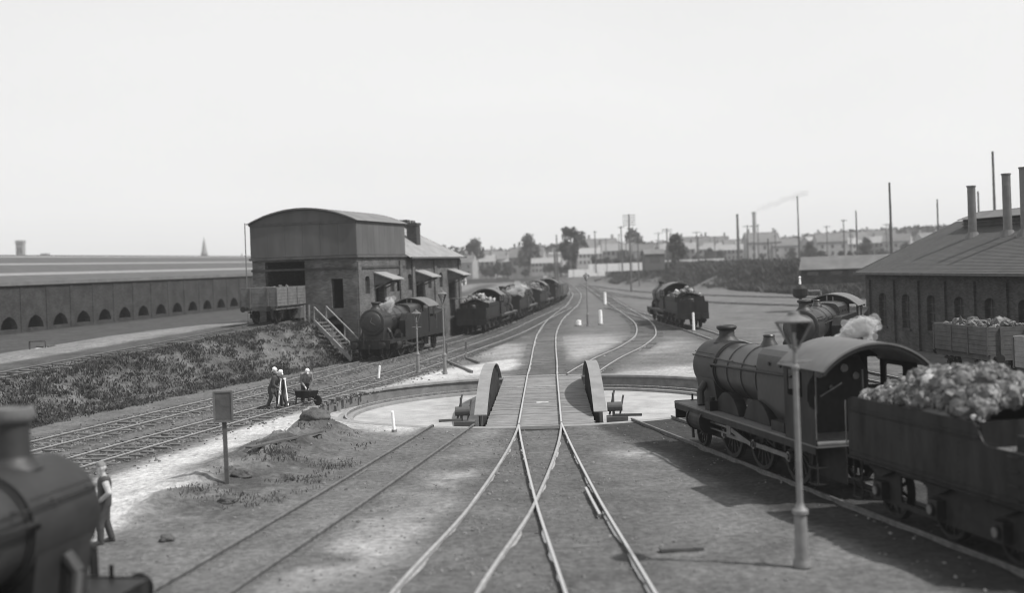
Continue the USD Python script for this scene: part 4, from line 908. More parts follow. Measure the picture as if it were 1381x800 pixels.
# hand trolley and sacks by the arches
def trolley():
    t = thing('trolley', 'dark low trolley with a pale sack standing by the arches at far left', 'trolley', (-26.9, 70.6, 0.80), math.radians(80))
    obj('bed', MB().span(-1.0, 1.0, -.5, .5, .55, .65), 'darktimber', t)
    for x in (-.7, .7):
        for y in (-.55, .55): obj('wheel', wheel(x, y, .26, 6, 1, .07), 'tyre', t)
    obj('end_rail', MB().bar((-1, -.5, .6), (-1, -.5, 1.5), .07).bar((-1, .5, .6), (-1, .5, 1.5), .07).bar((-1, -.5, 1.5), (-1, .5, 1.5), .07), 'darktimber', t)
    obj('crate', fixn(MB().span(-.5, .2, -.4, .4, .66, 1.2)), 'darktimber', t)
trolley()
sk = thing('sack', 'pale full sack lying on the low trolley by the arches', 'sack', (-27.05, 69.7, 1.62)); obj('sack_body', MB().add(*lump(.42, 3, 3, .18, .75)), 'cloth_shirt', sk, smooth=True); obj('sack_neck', MB().cyl((.28, 0, .2), (.45, 0, .28), .09, .15, 10), 'cloth_shirt', sk)

# ------------------------------------------------------------------ engine shed at the right
def shed():
    C0, C1 = np.array([22.4, 77.0]), np.array([24.9, 54.0]); d = C1 - C0; Ls = np.linalg.norm(d) + 14; a = math.atan2(d[1], d[0])
    t = thing('engine_shed', 'dark engine shed with slate roof, long ridge vent and tall stove pipes', 'shed', (*C0, 0), a)
    # local x runs towards us along the wall, local y to its left (into the building)
    Wd, ze, zr_ = 12.6, 4.6, 7.5
    wall = sg.box(0, 0, Ls, ze)
    wins = [2.2 + 3.3 * k for k in range(10)]
    for x in wins: wall = wall.difference(sg.box(x - .55, 1.2, x + .55, 2.9).union(affinity.translate(affinity.scale(sg.Point(0, 0).buffer(1, 12), .55, .3), x, 2.9)))
    m = MB(); m.prism(wall, .4, frame((0, 0, 0), (1, 0, 0), (0, 0, 1), (0, 1, 0))); obj('side_wall', fixn(m), 'darkbrick', t)
    for x in wins:
        w = obj('window', MB().span(x - .6, x + .6, .25, .28, 1.2, 3.2), 'interior', t)
        b = MB()
        for k in (-.2, .2): b.span(x + k - .025, x + k + .025, .20, .248, 1.2, 3.15)
        for z in (1.7, 2.2, 2.7): b.span(x - .55, x + .55, .20, .247, z - .02, z + .02)
        obj('glazing_bars', b, 'darktimber', w); obj('sill', MB().span(x - .65, x + .65, -.08, -.003, 1.08, 1.19), 'darkbrick', w)
    for x in [.25] + [3.85 + 3.3 * k for k in range(10)]: obj('pier', MB().span(x - .24, x + .24, -.13, -.004, 0, 4.0), 'darkbrick', t)
    gp = sg.Polygon([(0, 0), (Wd, 0), (Wd, ze), (Wd / 2, zr_ - .12), (0, ze)])
    m = MB(); m.prism(gp, .35, YZ(-.36)); obj('gable_wall', fixn(m), 'darkbrick', t)
    n = 44
    for s in (0, 1):
        e = -.55 if s == 0 else Wd + .55
        for k in range(n):
            f0, f1 = k / n, min(1, (k + 1.1) / n)
            ya, yb = e + (Wd / 2 - e) * f0, e + (Wd / 2 - e) * f1; za, zb = ze - .15 + (zr_ - ze + .15) * f0 + .024, ze - .15 + (zr_ - ze + .15) * f1 + .004
            v = [(-.6, ya, za), (Ls, ya, za), (Ls, yb, zb), (-.6, yb, zb)]; v += [(x, y, z - .03) for x, y, z in v]
            m = MB(); m.add(v, [[0, 1, 2, 3], [7, 6, 5, 4], [0, 4, 5, 1], [1, 5, 6, 2], [2, 6, 7, 3], [3, 7, 4, 0]]); obj('slate_course', fixn(m), 'shedslate', t)
    obj('gutter', MB().span(-.6, Ls, -.70, -.57, ze - .26, ze - .12), 'darktimber', t)
    obj('barge_board', fixn(MB().prism(sg.Polygon([(-.5, ze - .3), (-.5, ze - .05), (Wd / 2, zr_ + .0), (Wd / 2, zr_ - .25)]), .05, YZ(-.66))), 'darktimber', t)
    # raised vent along the ridge
    v0 = 2.6
    vt = MB(); vt.span(v0, Ls, Wd / 2 - 1.15, Wd / 2 + 1.15, zr_ - .62, zr_ + .02); vb = obj('ridge_vent', vt, 'darkslate', t)
    for k in range(3): obj('louvre', MB().box(((v0 + Ls) / 2, Wd / 2 - 1.2, zr_ - .40 + k * .16), (Ls - v0, .14, .025), 0, 0, .5), 'darktimber', vb)
    for s in (-1, 1):
        m = MB(); v = [(v0 - .2, Wd / 2 + s * 1.45, zr_ + .02), (Ls, Wd / 2 + s * 1.45, zr_ + .02), (Ls, Wd / 2, zr_ + .5), (v0 - .2, Wd / 2, zr_ + .5)]; v += [(x, y, z - .05) for x, y, z in v]
        m.add(v, [[0, 1, 2, 3], [7, 6, 5, 4], [0, 4, 5, 1], [1, 5, 6, 2], [2, 6, 7, 3], [3, 7, 4, 0]]); obj('vent_roof', fixn(m), 'darkslate', t)
    for (px, zt) in ((6.2, 9.4), (10.2, 9.8), (12.05, 10.0)):
        p = MB(); y = 3.9; z0 = ze - .1 + (zr_ - ze) * (y + .5) / (Wd / 2 + .5) - .15
        p.lathe([(0, 0), (.24, 0), (.23, zt - z0 - .1), (.27, zt - z0 - .08), (.27, zt - z0), (.2, zt - z0), (.2, zt - z0 - .3), (0, zt - z0 - .3)], (px, y, z0), n=16); sp = obj('stove_pipe', fixn(p), 'iron', t)
        obj('pipe_flashing', fixn(MB().lathe([(0, -.1), (.5, -.1), (.3, .35), (0, .35)], (px, y, z0 + .1), n=14)), 'darkslate', sp)
    dm = MB(); dm.prism(sg.Polygon([(2.2, 5.3), (4.2, 6.3), (4.2, 6.5), (2.3, 5.62)]), .9, YZ(9.0)); obj('dormer_vent', fixn(dm), 'darkslate', t)  # dark sloping strip raised above the slates
shed()

# ------------------------------------------------------------------ lamp post, notice board, poles, posts
def gas_lamp(label, x, y, h, s=1.0):
    t = thing('lamp_post', label, 'lamp post', (x, y, 0))
    b = MB(); b.lathe([(0, 0), (.17 * s, 0), (.17 * s, .1), (.13 * s, .16), (.115 * s, .95), (.15 * s, .98), (.15 * s, 1.04), (.085 * s, 1.1), (.06 * s, 1.2), (.05 * s, h - .95), (.075 * s, h - .93), (.075 * s, h - .88), (.04 * s, h - .86), (.04 * s, h - .55), (0, h - .55)], n=18); obj('column', fixn(b), 'lampiron', t, smooth=40)
    obj('ladder_bar', MB().cyl((-.3 * s, 0, h - .8), (.3 * s, 0, h - .8), .016, n=8), 'lampiron', t)
    z0, z1, r0, r1 = h - .55, h - .08, .07 * s, .30 * s
    fr = MB()
    for k in range(4):
        a = PI / 4 + k * PI / 2 + .3; c, s_ = math.cos(a), math.sin(a); fr.bar((r0 * c, r0 * s_, z0), (r1 * c * 1.1, r1 * s_ * 1.1, z1), .035 * s)
    fr.box((0, 0, z0), (.15 * s, .15 * s, .04)); obj('lantern_frame', fr, 'iron', t)
    g = MB()
    for k in range(4):
        a, a2 = PI / 4 + k * PI / 2 + .3, PI / 4 + (k + 1) * PI / 2 + .3
        obj('pane', (np.array([(r0 * .9 * math.cos(a), r0 * .9 * math.sin(a), z0 + .03), (r0 * .9 * math.cos(a2), r0 * .9 * math.sin(a2), z0 + .03), (r1 * math.cos(a2), r1 * math.sin(a2), z1), (r1 * math.cos(a), r1 * math.sin(a), z1)]), np.array([[0, 1, 2], [0, 2, 3]])), 'glass', t)
    obj('mantle', MB().cyl((0, 0, z0), (0, 0, z0 + .28), .025, .03, 10), 'whitelamp', t)
    cp = MB(); cp.lathe([(.0, .0), (.335 * s, .0), (.345 * s, .03), (.2 * s, .1), (.12 * s, .13), (.1 * s, .2), (.0, .22)], (0, 0, z1), n=4 if False else 16); obj('lantern_cap', fixn(cp), 'iron', t)
gas_lamp('tall iron gas lamp post with a tapering lantern, in front of the large engine', 5.16, 22.5, 4.58)
gas_lamp('thin lamp post standing before the tank engine, left of the rail stops', -5.26, 66.8, 3.3, .8)
gas_lamp('thin lamp post beside the coal stage end, nearest the rail stops', -3.72, 65.4, 4.35, .8)
gas_lamp('lamp post on the pale ground beyond the turntable, white post near it', 6.67, 109, 4.6, .9)
def notice():
    t = thing('notice_board', 'dark square notice board on a leaning post on the weedy ash at left', 'notice board', (-7.9, 33.2, -.05), .12)
    obj('post', MB().bar((0, 0, 0), (-.03, .0, 2.55), .11), 'darktimber', t)
    obj('board', MB().box((-.03, -.08, 2.22), (.46, .05, .82)), 'darktimber', t)
    obj('board_frame', MB().box((-.03, -.085, 2.62), (.52, .07, .05)).box((-.03, -.085, 1.82), (.52, .07, .05)).box((-.27, -.085, 2.22), (.05, .07, .76)).box((.21, -.085, 2.22), (.05, .07, .76)), 'iron', t)
    obj('brace', MB().bar((0, .05, 1.7), (0, .05, 2.5), .07), 'darktimber', t)
notice()
def white_post(label, x, y, h, lean=(0, 0), r=.06):
    t = thing('marker_post', label, 'post', (x, y, -.05))
    obj('post', fixn(MB().lathe([(0, 0), (r, 0), (r * .9, h), (0, h + .03)], n=12)).apply_transform(trimesh.transformations.rotation_matrix(lean[0], [0, 1, 0])), 'whitelamp', t)
    obj('base_collar', MB().cyl((0, 0, 0), (0, 0, .14), r * 1.6, n=12), 'stone', t)
white_post('short white post standing by the near left rim of the turntable pit', -4.29, 42.9, .78, (-.06, 0))
white_post('white post on the path in front of the tank engine', -7.07, 63.4, .78, (.12, 0))
white_post('taller white post beyond the turntable right of the lamp', 7.95, 110.8, 1.35, r=.17)
white_post('white post farthest along the curving line', 12.15, 160, 1.7, r=.18)
white_post('squat white stone marker beside the lamp beyond the turntable', 5.9, 109.8, .55, r=.24)
white_post('white post under the tender end right of the turntable', 14.1, 95.6, 1.5, r=.1)

def pole(label, x, y, h, arms, r=.13, z=0.0):
    t = thing('telegraph_pole', label, 'telegraph pole', (x, y, z))
    obj('pole', MB().cyl((0, 0, -.3), (0, 0, h), r, r * .65, 10), 'pole', t)
    for k in range(arms):
        zz = h - .3 - k * .42; obj('cross_arm', MB().box((0, -.1, zz), (2.2, .1, .11)), 'pole', t)
        ins = MB()
        for xx in (-1.0, -.68, -.36, .36, .68, 1.0): ins.lathe([(0, 0), (.05, 0), (.06, .06), (.03, .16), (0, .17)], (xx, -.1, zz + .06), n=8)
        obj('insulators', ins, 'dirtywhite', t, kind='stuff')
    return t
# (pixel column, pixel top, distance, ground level) of every pole measured in the photograph, as world positions
for lab, x, y, h, arms, r, z in (
    ('tall pole with many arms above the bank, right of the big tree', 21.0, 215, 13.5, 5, .17, 0.4),
    ('slim pole just right of the tall many-armed pole', 24.5, 235, 9.2, 1, .13, 1.0),
    ('pole with a single dark cross arm right of the signal hut', 33.6, 262, 8.3, 2, .2, 4.0),
    ('pole with one arm halfway between signal hut and chimney', 43.0, 280, 6.6, 1, .16, 4.0),
    ('stout dark pole left of the smoking chimney', 47.5, 255, 10.6, 0, .34, 4.0),
    ('short pole beyond the smoking chimney', 49.5, 235, 5.0, 0, .2, 4.0),
    ('tall thin pole on the bank right of the chimney smoke', 46.0, 195, 11.0, 0, .15, 4.0),
    ('thin pole rising over the far low sheds', 51.0, 180, 7.9, 0, .14, 4.0),
    ('tall pole left of the engine shed roof', 38.0, 122, 9.2, 0, .15, 3.4),
    ('slim pole standing behind the lower shed roof', 49.0, 140, 7.5, 0, .12, 4.0),
    ('pole just left of the first stove pipe', 46.8, 122, 7.8, 0, .12, 3.6),
    ('tallest pole, between the first and second stove pipes', 47.6, 120, 11.6, 0, .16, 3.6),
    ('pole in front of the big tree at the bend', 9.5, 250, 11.5, 0, .2, 0),
    ('dark signal post near the end of the line of engines', 8.3, 230, 7.9, 0, .26, 0),
): pole(lab, x, y, h, arms, r, z)
def small_hut(label, x, y, z, rz, w, d, h, wall, roof='darkslate', cat='hut', name='hut'):
    t = thing(name, label, cat, (x, y, z), rz)
    p = sg.Polygon([(-d / 2, -.4), (d / 2, -.4), (d / 2, h), (0, h + d * .28), (-d / 2, h)])
    obj('walls', fixn(MB().prism(p, w, YZ(-w / 2))), wall, t)
    for s in (-1, 1):
        v = [(-w / 2 - .2, s * (d / 2 + .2), h - .08), (w / 2 + .2, s * (d / 2 + .2), h - .08), (w / 2 + .2, 0, h + d * .28 + .06), (-w / 2 - .2, 0, h + d * .28 + .06)]; v += [(a, b, c + .08) for a, b, c in v]
        obj('roof_slope', fixn(MB().add(v, [[0, 1, 2, 3], [7, 6, 5, 4], [0, 4, 5, 1], [1, 5, 6, 2], [2, 6, 7, 3], [3, 7, 4, 0]])), roof, t)
    n = max(1, int(w / 2.2))
    for k in range(n):
        for s in (-1, 1): obj('window', MB().box((-w / 2 + (k + .5) * w / n, s * (d / 2 + .01), h * .6), (w / n * .5, .06, h * .4)), 'glassdark', t)
    obj('door', MB().box((-w / 2 - .01, 0, .95), (.06, .85, 1.9)), 'darktimber', t)
    return t
small_hut('dark signal hut on top of the far bank', 30.5, 262, 3.9, .1, 4.2, 3.2, 3.0, 'darktimber')
small_hut('small grey box hut on the rough ground right of the far tender', 22.6, 92, 0, .4, 1.5, 1.2, 1.2, 'darktimber')
def water_column():
    t = thing('water_crane', 'water column with a dark drum head right of the far tender', 'water crane', (21.2, 90, 0))
    obj('column', fixn(MB().lathe([(0, 0), (.25, 0), (.18, .2), (.13, .4), (.12, 2.6), (0, 2.6)], n=14)), 'iron', t)
    obj('head', fixn(MB().lathe([(0, 2.5), (.3, 2.5), (.55, 2.7), (.55, 3.2), (.25, 3.45), (0, 3.5)], n=16)), 'engine', t)
    obj('arm', MB().cyl((0, 0, 3.0), (1.4, -.3, 3.0), .09, n=10).cyl((1.4, -.3, 3.0), (1.45, -.3, 2.2), .08, n=10), 'iron', t)
    obj('finial', fixn(MB().lathe([(0, 3.5), (.09, 3.55), (.05, 4.0), (.1, 4.05), (0, 4.15)], n=10)), 'whitelamp', t)
water_column()
# low shed beyond the bank, right
small_hut('long low dark shed on the bank behind the engine shed corner', 33.5, 121, 3.2, -.35, 9, 4, 1.0, 'darkbrick', cat='shed', name='low_shed')
small_hut('pale walled low building beside the goods sidings beyond the coal stage', -13.5, 200, 0, 1.3, 12, 6, 3.6, 'houserend', cat='building', name='goods_office')
small_hut('long dark goods shed beyond the line of engines', -19, 165, 0, 1.35, 26, 7, 3.4, 'darkbrick', cat='shed', name='goods_shed')
small_hut('white fronted cabin beyond the goods shed', -11.5, 235, 0, 1.2, 5, 4, 3.6, 'dirtywhite', cat='hut', name='cabin')
# ------------------------------------------------------------------ people
def chain(parts, edge_len=.035, it=6):
    """parts: ((p, r), (q, r)) bones or single (p, r); hulls of spheres joined into one smooth surface"""
    ms = []
    for b in parts:
        sp = [m3.Manifold.sphere(r, 16).translate([float(x) for x in p]) for p, r in b]
        ms.append(m3.Manifold.batch_hull(sp))
    m = m3.Manifold.batch_boolean(ms, m3.OpType.Add).refine_to_length(edge_len).to_mesh()
    t = trimesh.Trimesh(m.vert_properties[:, :3], m.tri_verts, process=True)
    return trimesh.smoothing.filter_taubin(t, iterations=it)
def person(label, loc, rz, J, shirt, trousers, cap='cloth_dark', coat=False, vest=False):
    """J: joints in a frame with x forward, y to the left, z up. One continuous body; clothes are its children."""
    t = thing('person', label, 'person', loc, rz)
    V = {k: np.array(v, float) for k, v in J.items()}
    hd, nk = V['head'], V['neck']; up = (hd - nk) / np.linalg.norm(hd - nk); f = np.array([1.0, 0, 0]); f = f - up * (f @ up); f /= np.linalg.norm(f); lft = np.cross(up, f)
    B = []
    B.append(((hd + up * .03, .092), (hd + up * .02 - f * .02, .096), (hd - up * .07 + f * .03, .065)))             # skull and jaw
    B.append(((hd + f * .085 - up * .005, .016), (hd + f * .105 - up * .03, .018)))                                # nose
    B.append(((hd + f * .088 - up * .07, .012), (hd + f * .078 - up * .07 + lft * .022, .012), (hd + f * .078 - up * .07 - lft * .022, .012)))   # mouth
    for s in (-1, 1):
        B.append(((hd + lft * s * .094, .02), (hd + lft * s * .098 + up * .03, .016)))                              # ears
        B.append(((hd + f * .082 + lft * s * .033 + up * .022, .013),))                                            # brow and eye
    B.append(((nk, .055), (hd - up * .06, .052)))
    ch, pv = V['chest'], V['pelvis']
    tors = []
    for s, k in ((1, 'l'), (-1, 'r')):
        sh, el, wr, hp, kn, an = (V[k + x] for x in ('sh', 'el', 'wr', 'hp', 'kn', 'an'))
        tors += [((ch + (sh - ch) * .5, .115), (pv + (hp - pv) * .8, .10)), ((sh, .065), (ch, .11)), ((sh, .06), (nk - up * .03, .05))]
        B += [((sh, .058), (el, .043)), ((el, .042), (wr, .03)), ((hp, .085), (kn, .058)), ((kn, .056), (an, .04))]
        # hand: a palm, four bent fingers and a thumb
        d = (wr - el) / np.linalg.norm(wr - el); side = np.cross(d, [0, 0, 1.0]); side /= np.linalg.norm(side) + 1e-9; pn = np.cross(side, d)
        pm = wr + d * .085
        B.append(((wr, .027), (pm + side * .022, .02), (pm - side * .026, .018)))
        for q, (o, L) in enumerate(((.032, .07), (.012, .08), (-.010, .076), (-.031, .06))):
            a0 = pm + side * o; a1 = a0 + d * L * .5 - pn * .012; a2 = a1 + d * L * .25 - pn * L * .42
            B += [((a0, .0105), (a1, .0095)), ((a1, .0095), (a2, .008))]
        th0 = wr + d * .03 + side * .03; th1 = th0 + d * .035 + side * .028; B += [((th0, .013), (th1, .011)), ((th1, .011), (th1 + d * .03 - pn * .012, .009))]
    body = obj('body', chain(B + tors, .03, 4), 'skin', t, smooth=True)
    sc, tr, bt = [((p, r * 1.0 + .022), (q, r2 + .022)) for (p, r), (q, r2) in tors], [], []
    for k in 'lr':
        sh, el, wr, hp, kn, an = (V[k + x] for x in ('sh', 'el', 'wr', 'hp', 'kn', 'an'))
        sc += [((sh, .078), (el, .06)), ((el, .06), (wr + (el - wr) * .08, .046))]
        tr += [((pv + (hp - pv) * .6, .125), (hp, .115)), ((hp, .112), (kn, .083)), ((kn, .082), (an + (kn - an) * .06, .07))]
        fwd = np.array([1.0, .12 if k == 'l' else -.12, 0])
        bt.append(((an + (0, 0, -.005), .058), (an + (-.03, 0, -.05), .045), (an + fwd * .17 + (0, 0, -.06), .042)))
        bt.append(((an + (0, 0, .08), .055), (an, .055)))
    if coat:
        for k in 'lr': sc.append(((pv + (V[k + 'hp'] - pv), .13), (V[k + 'hp'] + (V[k + 'kn'] - V[k + 'hp']) * .45, .125)))
    obj('shirt' if not coat else 'coat', chain(sc, .04), shirt, t, smooth=True)
    if vest: obj('waistcoat', chain([((p, r + .033), (q, r2 + .033)) for (p, r), (q, r2) in tors[:2] + tors[3:5]], .035), 'cloth_dark', t, smooth=True)
    obj('trousers', chain(tr, .04), trousers, t, smooth=True); obj('boots', chain(bt, .03, 3), 'leather', t, smooth=True)
    cpm = [((hd + up * .06 - f * .015, .10), (hd + up * .085, .088)), ((hd + up * .07 + f * .09, .03), (hd + up * .055 + f * .14 + lft * .03, .014), (hd + up * .055 + f * .14 - lft * .03, .014))]
    obj('flat_cap', chain(cpm, .03, 3), cap, t, smooth=True)
    hr = [((hd - f * .045 + up * .03, .075), (hd - f * .05 - up * .04, .055))]; obj('hair', chain(hr, .03, 3), 'leather', t, smooth=True)
    return t
def stand(lean=0.0, step=.0, arms='down', bend=0.0):
    h = .92
    pv = np.array([0, 0, h]); ca, sa = math.cos(bend), math.sin(bend)
    tr = lambda x, z, y=0: (pv[0] + x * ca + z * sa, y, h + z * ca - x * sa)
    J = dict(pelvis=pv, chest=tr(0, .36), neck=tr(.01, .56), head=tr(.05, .73))
    for s, k in ((1, 'l'), (-1, 'r')):
        J[k + 'sh'] = tr(0, .50, s * .19); J[k + 'hp'] = (0, s * .095, h - .04)
        J[k + 'kn'] = (step * s * .5 + .05 + bend * .10, s * .11, .50); J[k + 'an'] = (step * s, s * .12, .105)
        if arms == 'down': J[k + 'el'] = tr(-.04, .22, s * .27); J[k + 'wr'] = tr(.08, -.02, s * .28)
        elif arms == 'akimbo': J[k + 'el'] = tr(-.08, .25, s * .38); J[k + 'wr'] = tr(.12, .06, s * .22)
        else:                                          # both hands forward on a handle
            J[k + 'el'] = tr(.16, .24, s * .26); J[k + 'wr'] = tr(.40, .16 - (.16 if s > 0 else 0), s * .10)
    return J
person('person in pale shirt, dark waistcoat and trousers standing beyond the cropped engine at lower left', (-8.93, 26.4, 0), math.radians(200), stand(.0, .12, 'akimbo'), 'cloth_shirt', 'cloth_dark', 'cloth_mid', vest=True)
p1 = stand(0, .18, 'fwd', .55); person('worker in dark clothes stooping with a pale shovel beside the left tracks', (-10.25, 51.6, 0), math.radians(-25), p1, 'cloth_dark', 'cloth_dark', 'cloth_pale', True)
p2 = stand(0, .10, 'fwd', .40); person('second worker in pale sleeves and dark waistcoat next to the first, bending', (-9.85, 52.1, 0), math.radians(190), p2, 'cloth_shirt', 'cloth_dark', 'cloth_pale', vest=True)
p3 = stand(0, .22, 'fwd', .75); person('third worker bent low in dark trousers, pale cap, nearest the turntable', (-9.15, 53.4, 0), math.radians(-70), p3, 'cloth_mid', 'cloth_dark', 'cloth_pale')
def shovel(label, loc, rz, lean):
    t = thing('shovel', label, 'shovel', loc, rz)
    q = np.array([math.sin(lean), 0, math.cos(lean)])
    obj('shaft', MB().cyl((0, 0, .1), q * 1.25, .028, n=8), 'whitelamp', t)
    obj('grip', MB().bar(q * 1.25 + (0, -.07, 0), q * 1.25 + (0, .07, 0), .035), 'whitelamp', t)
    b = MB(); v = [(-.02, -.12, .3), (-.02, .12, .3), (.05, .11, .02), (.05, -.11, .02)]; v += [(x - .012, y, z) for x, y, z in v]; b.add(v, [[0, 1, 2, 3], [7, 6, 5, 4], [0, 4, 5, 1], [1, 5, 6, 2], [2, 6, 7, 3], [3, 7, 4, 0]]); obj('blade', fixn(b), 'bright', t)
shovel('pale shovel held upright by the stooping workers, nearer the bank', (-10.0, 51.5, .0), .4, .12)
shovel('pale shovel leaning beside the second worker', (-9.62, 51.75, .0), 2.4, .15)
def barrow():
    t = thing('wheelbarrow', 'dark wheelbarrow at the feet of the worker nearest the turntable', 'wheelbarrow', (-8.95, 52.6, 0), -.6)
    obj('tray', fixn(MB().prism(sg.Polygon([(-.4, .35), (.3, .35), (.45, .62), (-.5, .62)]), .52, frame((0, -.26, 0), (1, 0, 0), (0, 0, 1), (0, 1, 0)))), 'engine', t)
    obj('wheel', MB().cyl((.62, -.03, .22), (.62, .03, .22), .22, n=18), 'tyre', t)
    for s in (-1, 1): obj('handle', MB().bar((.62, s * .12, .22), (-1.1, s * .3, .6), .05), 'darktimber', t); obj('leg', MB().bar((-.4, s * .25, .4), (-.45, s * .25, 0), .05), 'darktimber', t)
barrow()

# ------------------------------------------------------------------ small things on the ground
def plank(label, x, y, L, rz, w=.22, mat='darktimber'):
    t = obj('plank', MB().box((0, 0, .03), (L, w, .06)).box((L * .3, 0, .062), (.05, w + .01, .008)), mat, label=label, cat='plank')
    xf = UsdGeom.Xformable(t); xf.AddTranslateOp().Set(Gf.Vec3d(x, y, float(height([(x, y)])[0]) + .01)); xf.AddRotateZOp().Set(rz)
plank('short dark board lying on the ash in front of the large engine', 3.15, 24.0, .85, 4)
plank('small dark board lying near the bottom edge right of the bright rails', 2.95, 20.6, .35, 20, .16)
plank('dark timber balk along the ground left of the pit rim', -7.3, 38.7, 3.6, 62, .25)
def rock(label, x, y, r, seed, mat='stone', sink=.3):
    t = obj('clinker_lump', lump(r, seed, 3, .38, .62), mat, smooth=True, label=label, cat='clinker')
    UsdGeom.Xformable(t).AddTranslateOp().Set(Gf.Vec3d(x, y, float(height([(x, y)])[0]) + r * sink))
rock('dark round lump crowning the ash heap by the pale path', -7.0, 42.55, .50, 14, 'earth', -.42)
rock('dark clinker lump on the weedy ash below the notice board', -7.3, 30.6, .22, 3, 'earth')
rock('dark lump beside the foot of the notice board', -7.7, 34.2, .28, 9, 'earth')
rock('dark lump near the cropped engine, left of the buried track', -7.6, 26.3, .16, 22, 'earth')

def instancer(name, protos, pos, mats_, scales, yaw, label, mat_of, tilt=0.12):
    pi = UsdGeom.PointInstancer.Define(stage, numbered('/World', name)); path = pi.GetPath().pathString
    rel = pi.CreatePrototypesRel()
    for k, (v, f) in enumerate(protos):
        usdkit.mesh(stage, f'{path}/piece_{k:03d}' if k else f'{path}/piece', (v, f), M[mat_of[k % len(mat_of)]]); rel.AddTarget(f'{path}/piece_{k:03d}' if k else f'{path}/piece')
    n = len(pos); rng = np.random.default_rng(n)
    pi.CreateProtoIndicesAttr(Vt.IntArray.FromNumpy(rng.integers(0, len(protos), n).astype(np.int32)))
    pi.CreatePositionsAttr(Vt.Vec3fArray.FromNumpy(np.asarray(pos, np.float32)))
    pi.CreateScalesAttr(Vt.Vec3fArray.FromNumpy(np.repeat(np.asarray(scales, np.float32)[:, None], 3, 1)))
    tx, ty = rng.normal(0, tilt, n), rng.normal(0, tilt, n)
    q = [Gf.Quath(*(Gf.Rotation(Gf.Vec3d(0, 0, 1), math.degrees(a)) * Gf.Rotation(Gf.Vec3d(1, 0, 0), math.degrees(b)) * Gf.Rotation(Gf.Vec3d(0, 1, 0), math.degrees(c))).GetQuat().GetImaginary(), ) if False else (Gf.Rotation(Gf.Vec3d(0, 0, 1), math.degrees(a)) * Gf.Rotation(Gf.Vec3d(1, 0, 0), math.degrees(b)) * Gf.Rotation(Gf.Vec3d(0, 1, 0), math.degrees(c))).GetQuat() for a, b, c in zip(yaw, tx, ty)]
    pi.CreateOrientationsAttr([Gf.Quath(float(x.GetReal()), *[float(i) for i in x.GetImaginary()]) for x in q])
    tag(pi, label, None, None, 'stuff')
def in_view(p, m=1.5): return (np.abs(p[:, 0]) < p[:, 1] * .44 + m) & (p[:, 1] > 15)
def tuft(seed, n=26, h=.35, spread=.22, w=.03):
    rng = np.random.default_rng(seed); v, f = [], []
    for k in range(n):
        a, r = rng.uniform(0, 2 * PI), spread * math.sqrt(rng.random()); x, y = r * math.cos(a), r * math.sin(a); hh = h * rng.uniform(.5, 1.2); b = rng.uniform(0, 2 * PI)
        lx, ly = rng.normal(0, .45) * hh, rng.normal(0, .45) * hh; wx, wy = w * math.cos(b), w * math.sin(b); i = len(v)
        v += [(x - wx, y - wy, -.03), (x + wx, y + wy, -.03), (x + lx * .4 + wx, y + ly * .4 + wy, hh * .6), (x + lx * .4 - wx, y + ly * .4 - wy, hh * .6), (x + lx, y + ly, hh)]
        f += [(i, i + 1, i + 2), (i, i + 2, i + 3), (i + 3, i + 2, i + 4)]
    return np.array(v), np.array(f)
rng = np.random.default_rng(77)
# grass on the left bank
c = np.c_[rng.uniform(-32, -9, 60000), rng.uniform(24, 82, 60000)]; d = poly_dist(c, EMB); dn = fbm(np.c_[c, 0 * c[:, 0]] * .7, 3, 51)
c = c[(d > -.5) & (d < 3.3) & in_view(c) & (rng.random(len(c)) < .25 + 1.5 * np.clip(dn - .35, 0, 1))][:1900]
instancer('bank_grass', [tuft(k, 20, .12, .45, .028) for k in range(5)], np.c_[c, height(c)], None, rng.uniform(.5, 1.35, len(c)), rng.uniform(0, 6.3, len(c)), 'rough dark grass and weeds on the left bank', ['grass', 'grass', 'drygrass'])
# weeds on the waste ground and between the tracks
c = np.c_[rng.uniform(-12, -4.5, 30000), rng.uniform(24, 45, 30000)]; dn = fbm(np.c_[c, 0 * c[:, 0]] * .8, 4, 61)
w = sstep(np.hypot(c[:, 0] + 7.6, (c[:, 1] - 37.0) / 2.6), 3.4, 1.2); c = c[(rng.random(len(c)) < w * np.clip((dn - .45) * 1.5, 0, .3)) & in_view(c) & (np.abs(poly_dist(c, PATH)) > 1.4)][:260]
instancer('waste_weeds', [tuft(k + 20, 9, .09, .26, .012) for k in range(4)], np.c_[c, height(c)], None, rng.uniform(.4, 1.3, len(c)), rng.uniform(0, 6.3, len(c)), 'low weeds on the waste ground at left', ['grass', 'drygrass'])
# scrub on the far bank
c = np.c_[rng.uniform(14, 66, 30000), rng.uniform(70, 320, 30000)]; d = poly_dist(c, REMB); c = c[(d > -.5) & (d < 9) & in_view(c)][:3800]
instancer('far_bank_scrub', [tuft(k + 40, 40, .8, .8, .10) for k in range(4)], np.c_[c, height(c)], None, rng.uniform(.5, 1.4, len(c)), rng.uniform(0, 6.3, len(c)), 'rough scrub covering the bank beyond the yard', ['grass', 'drygrass', 'grass'])
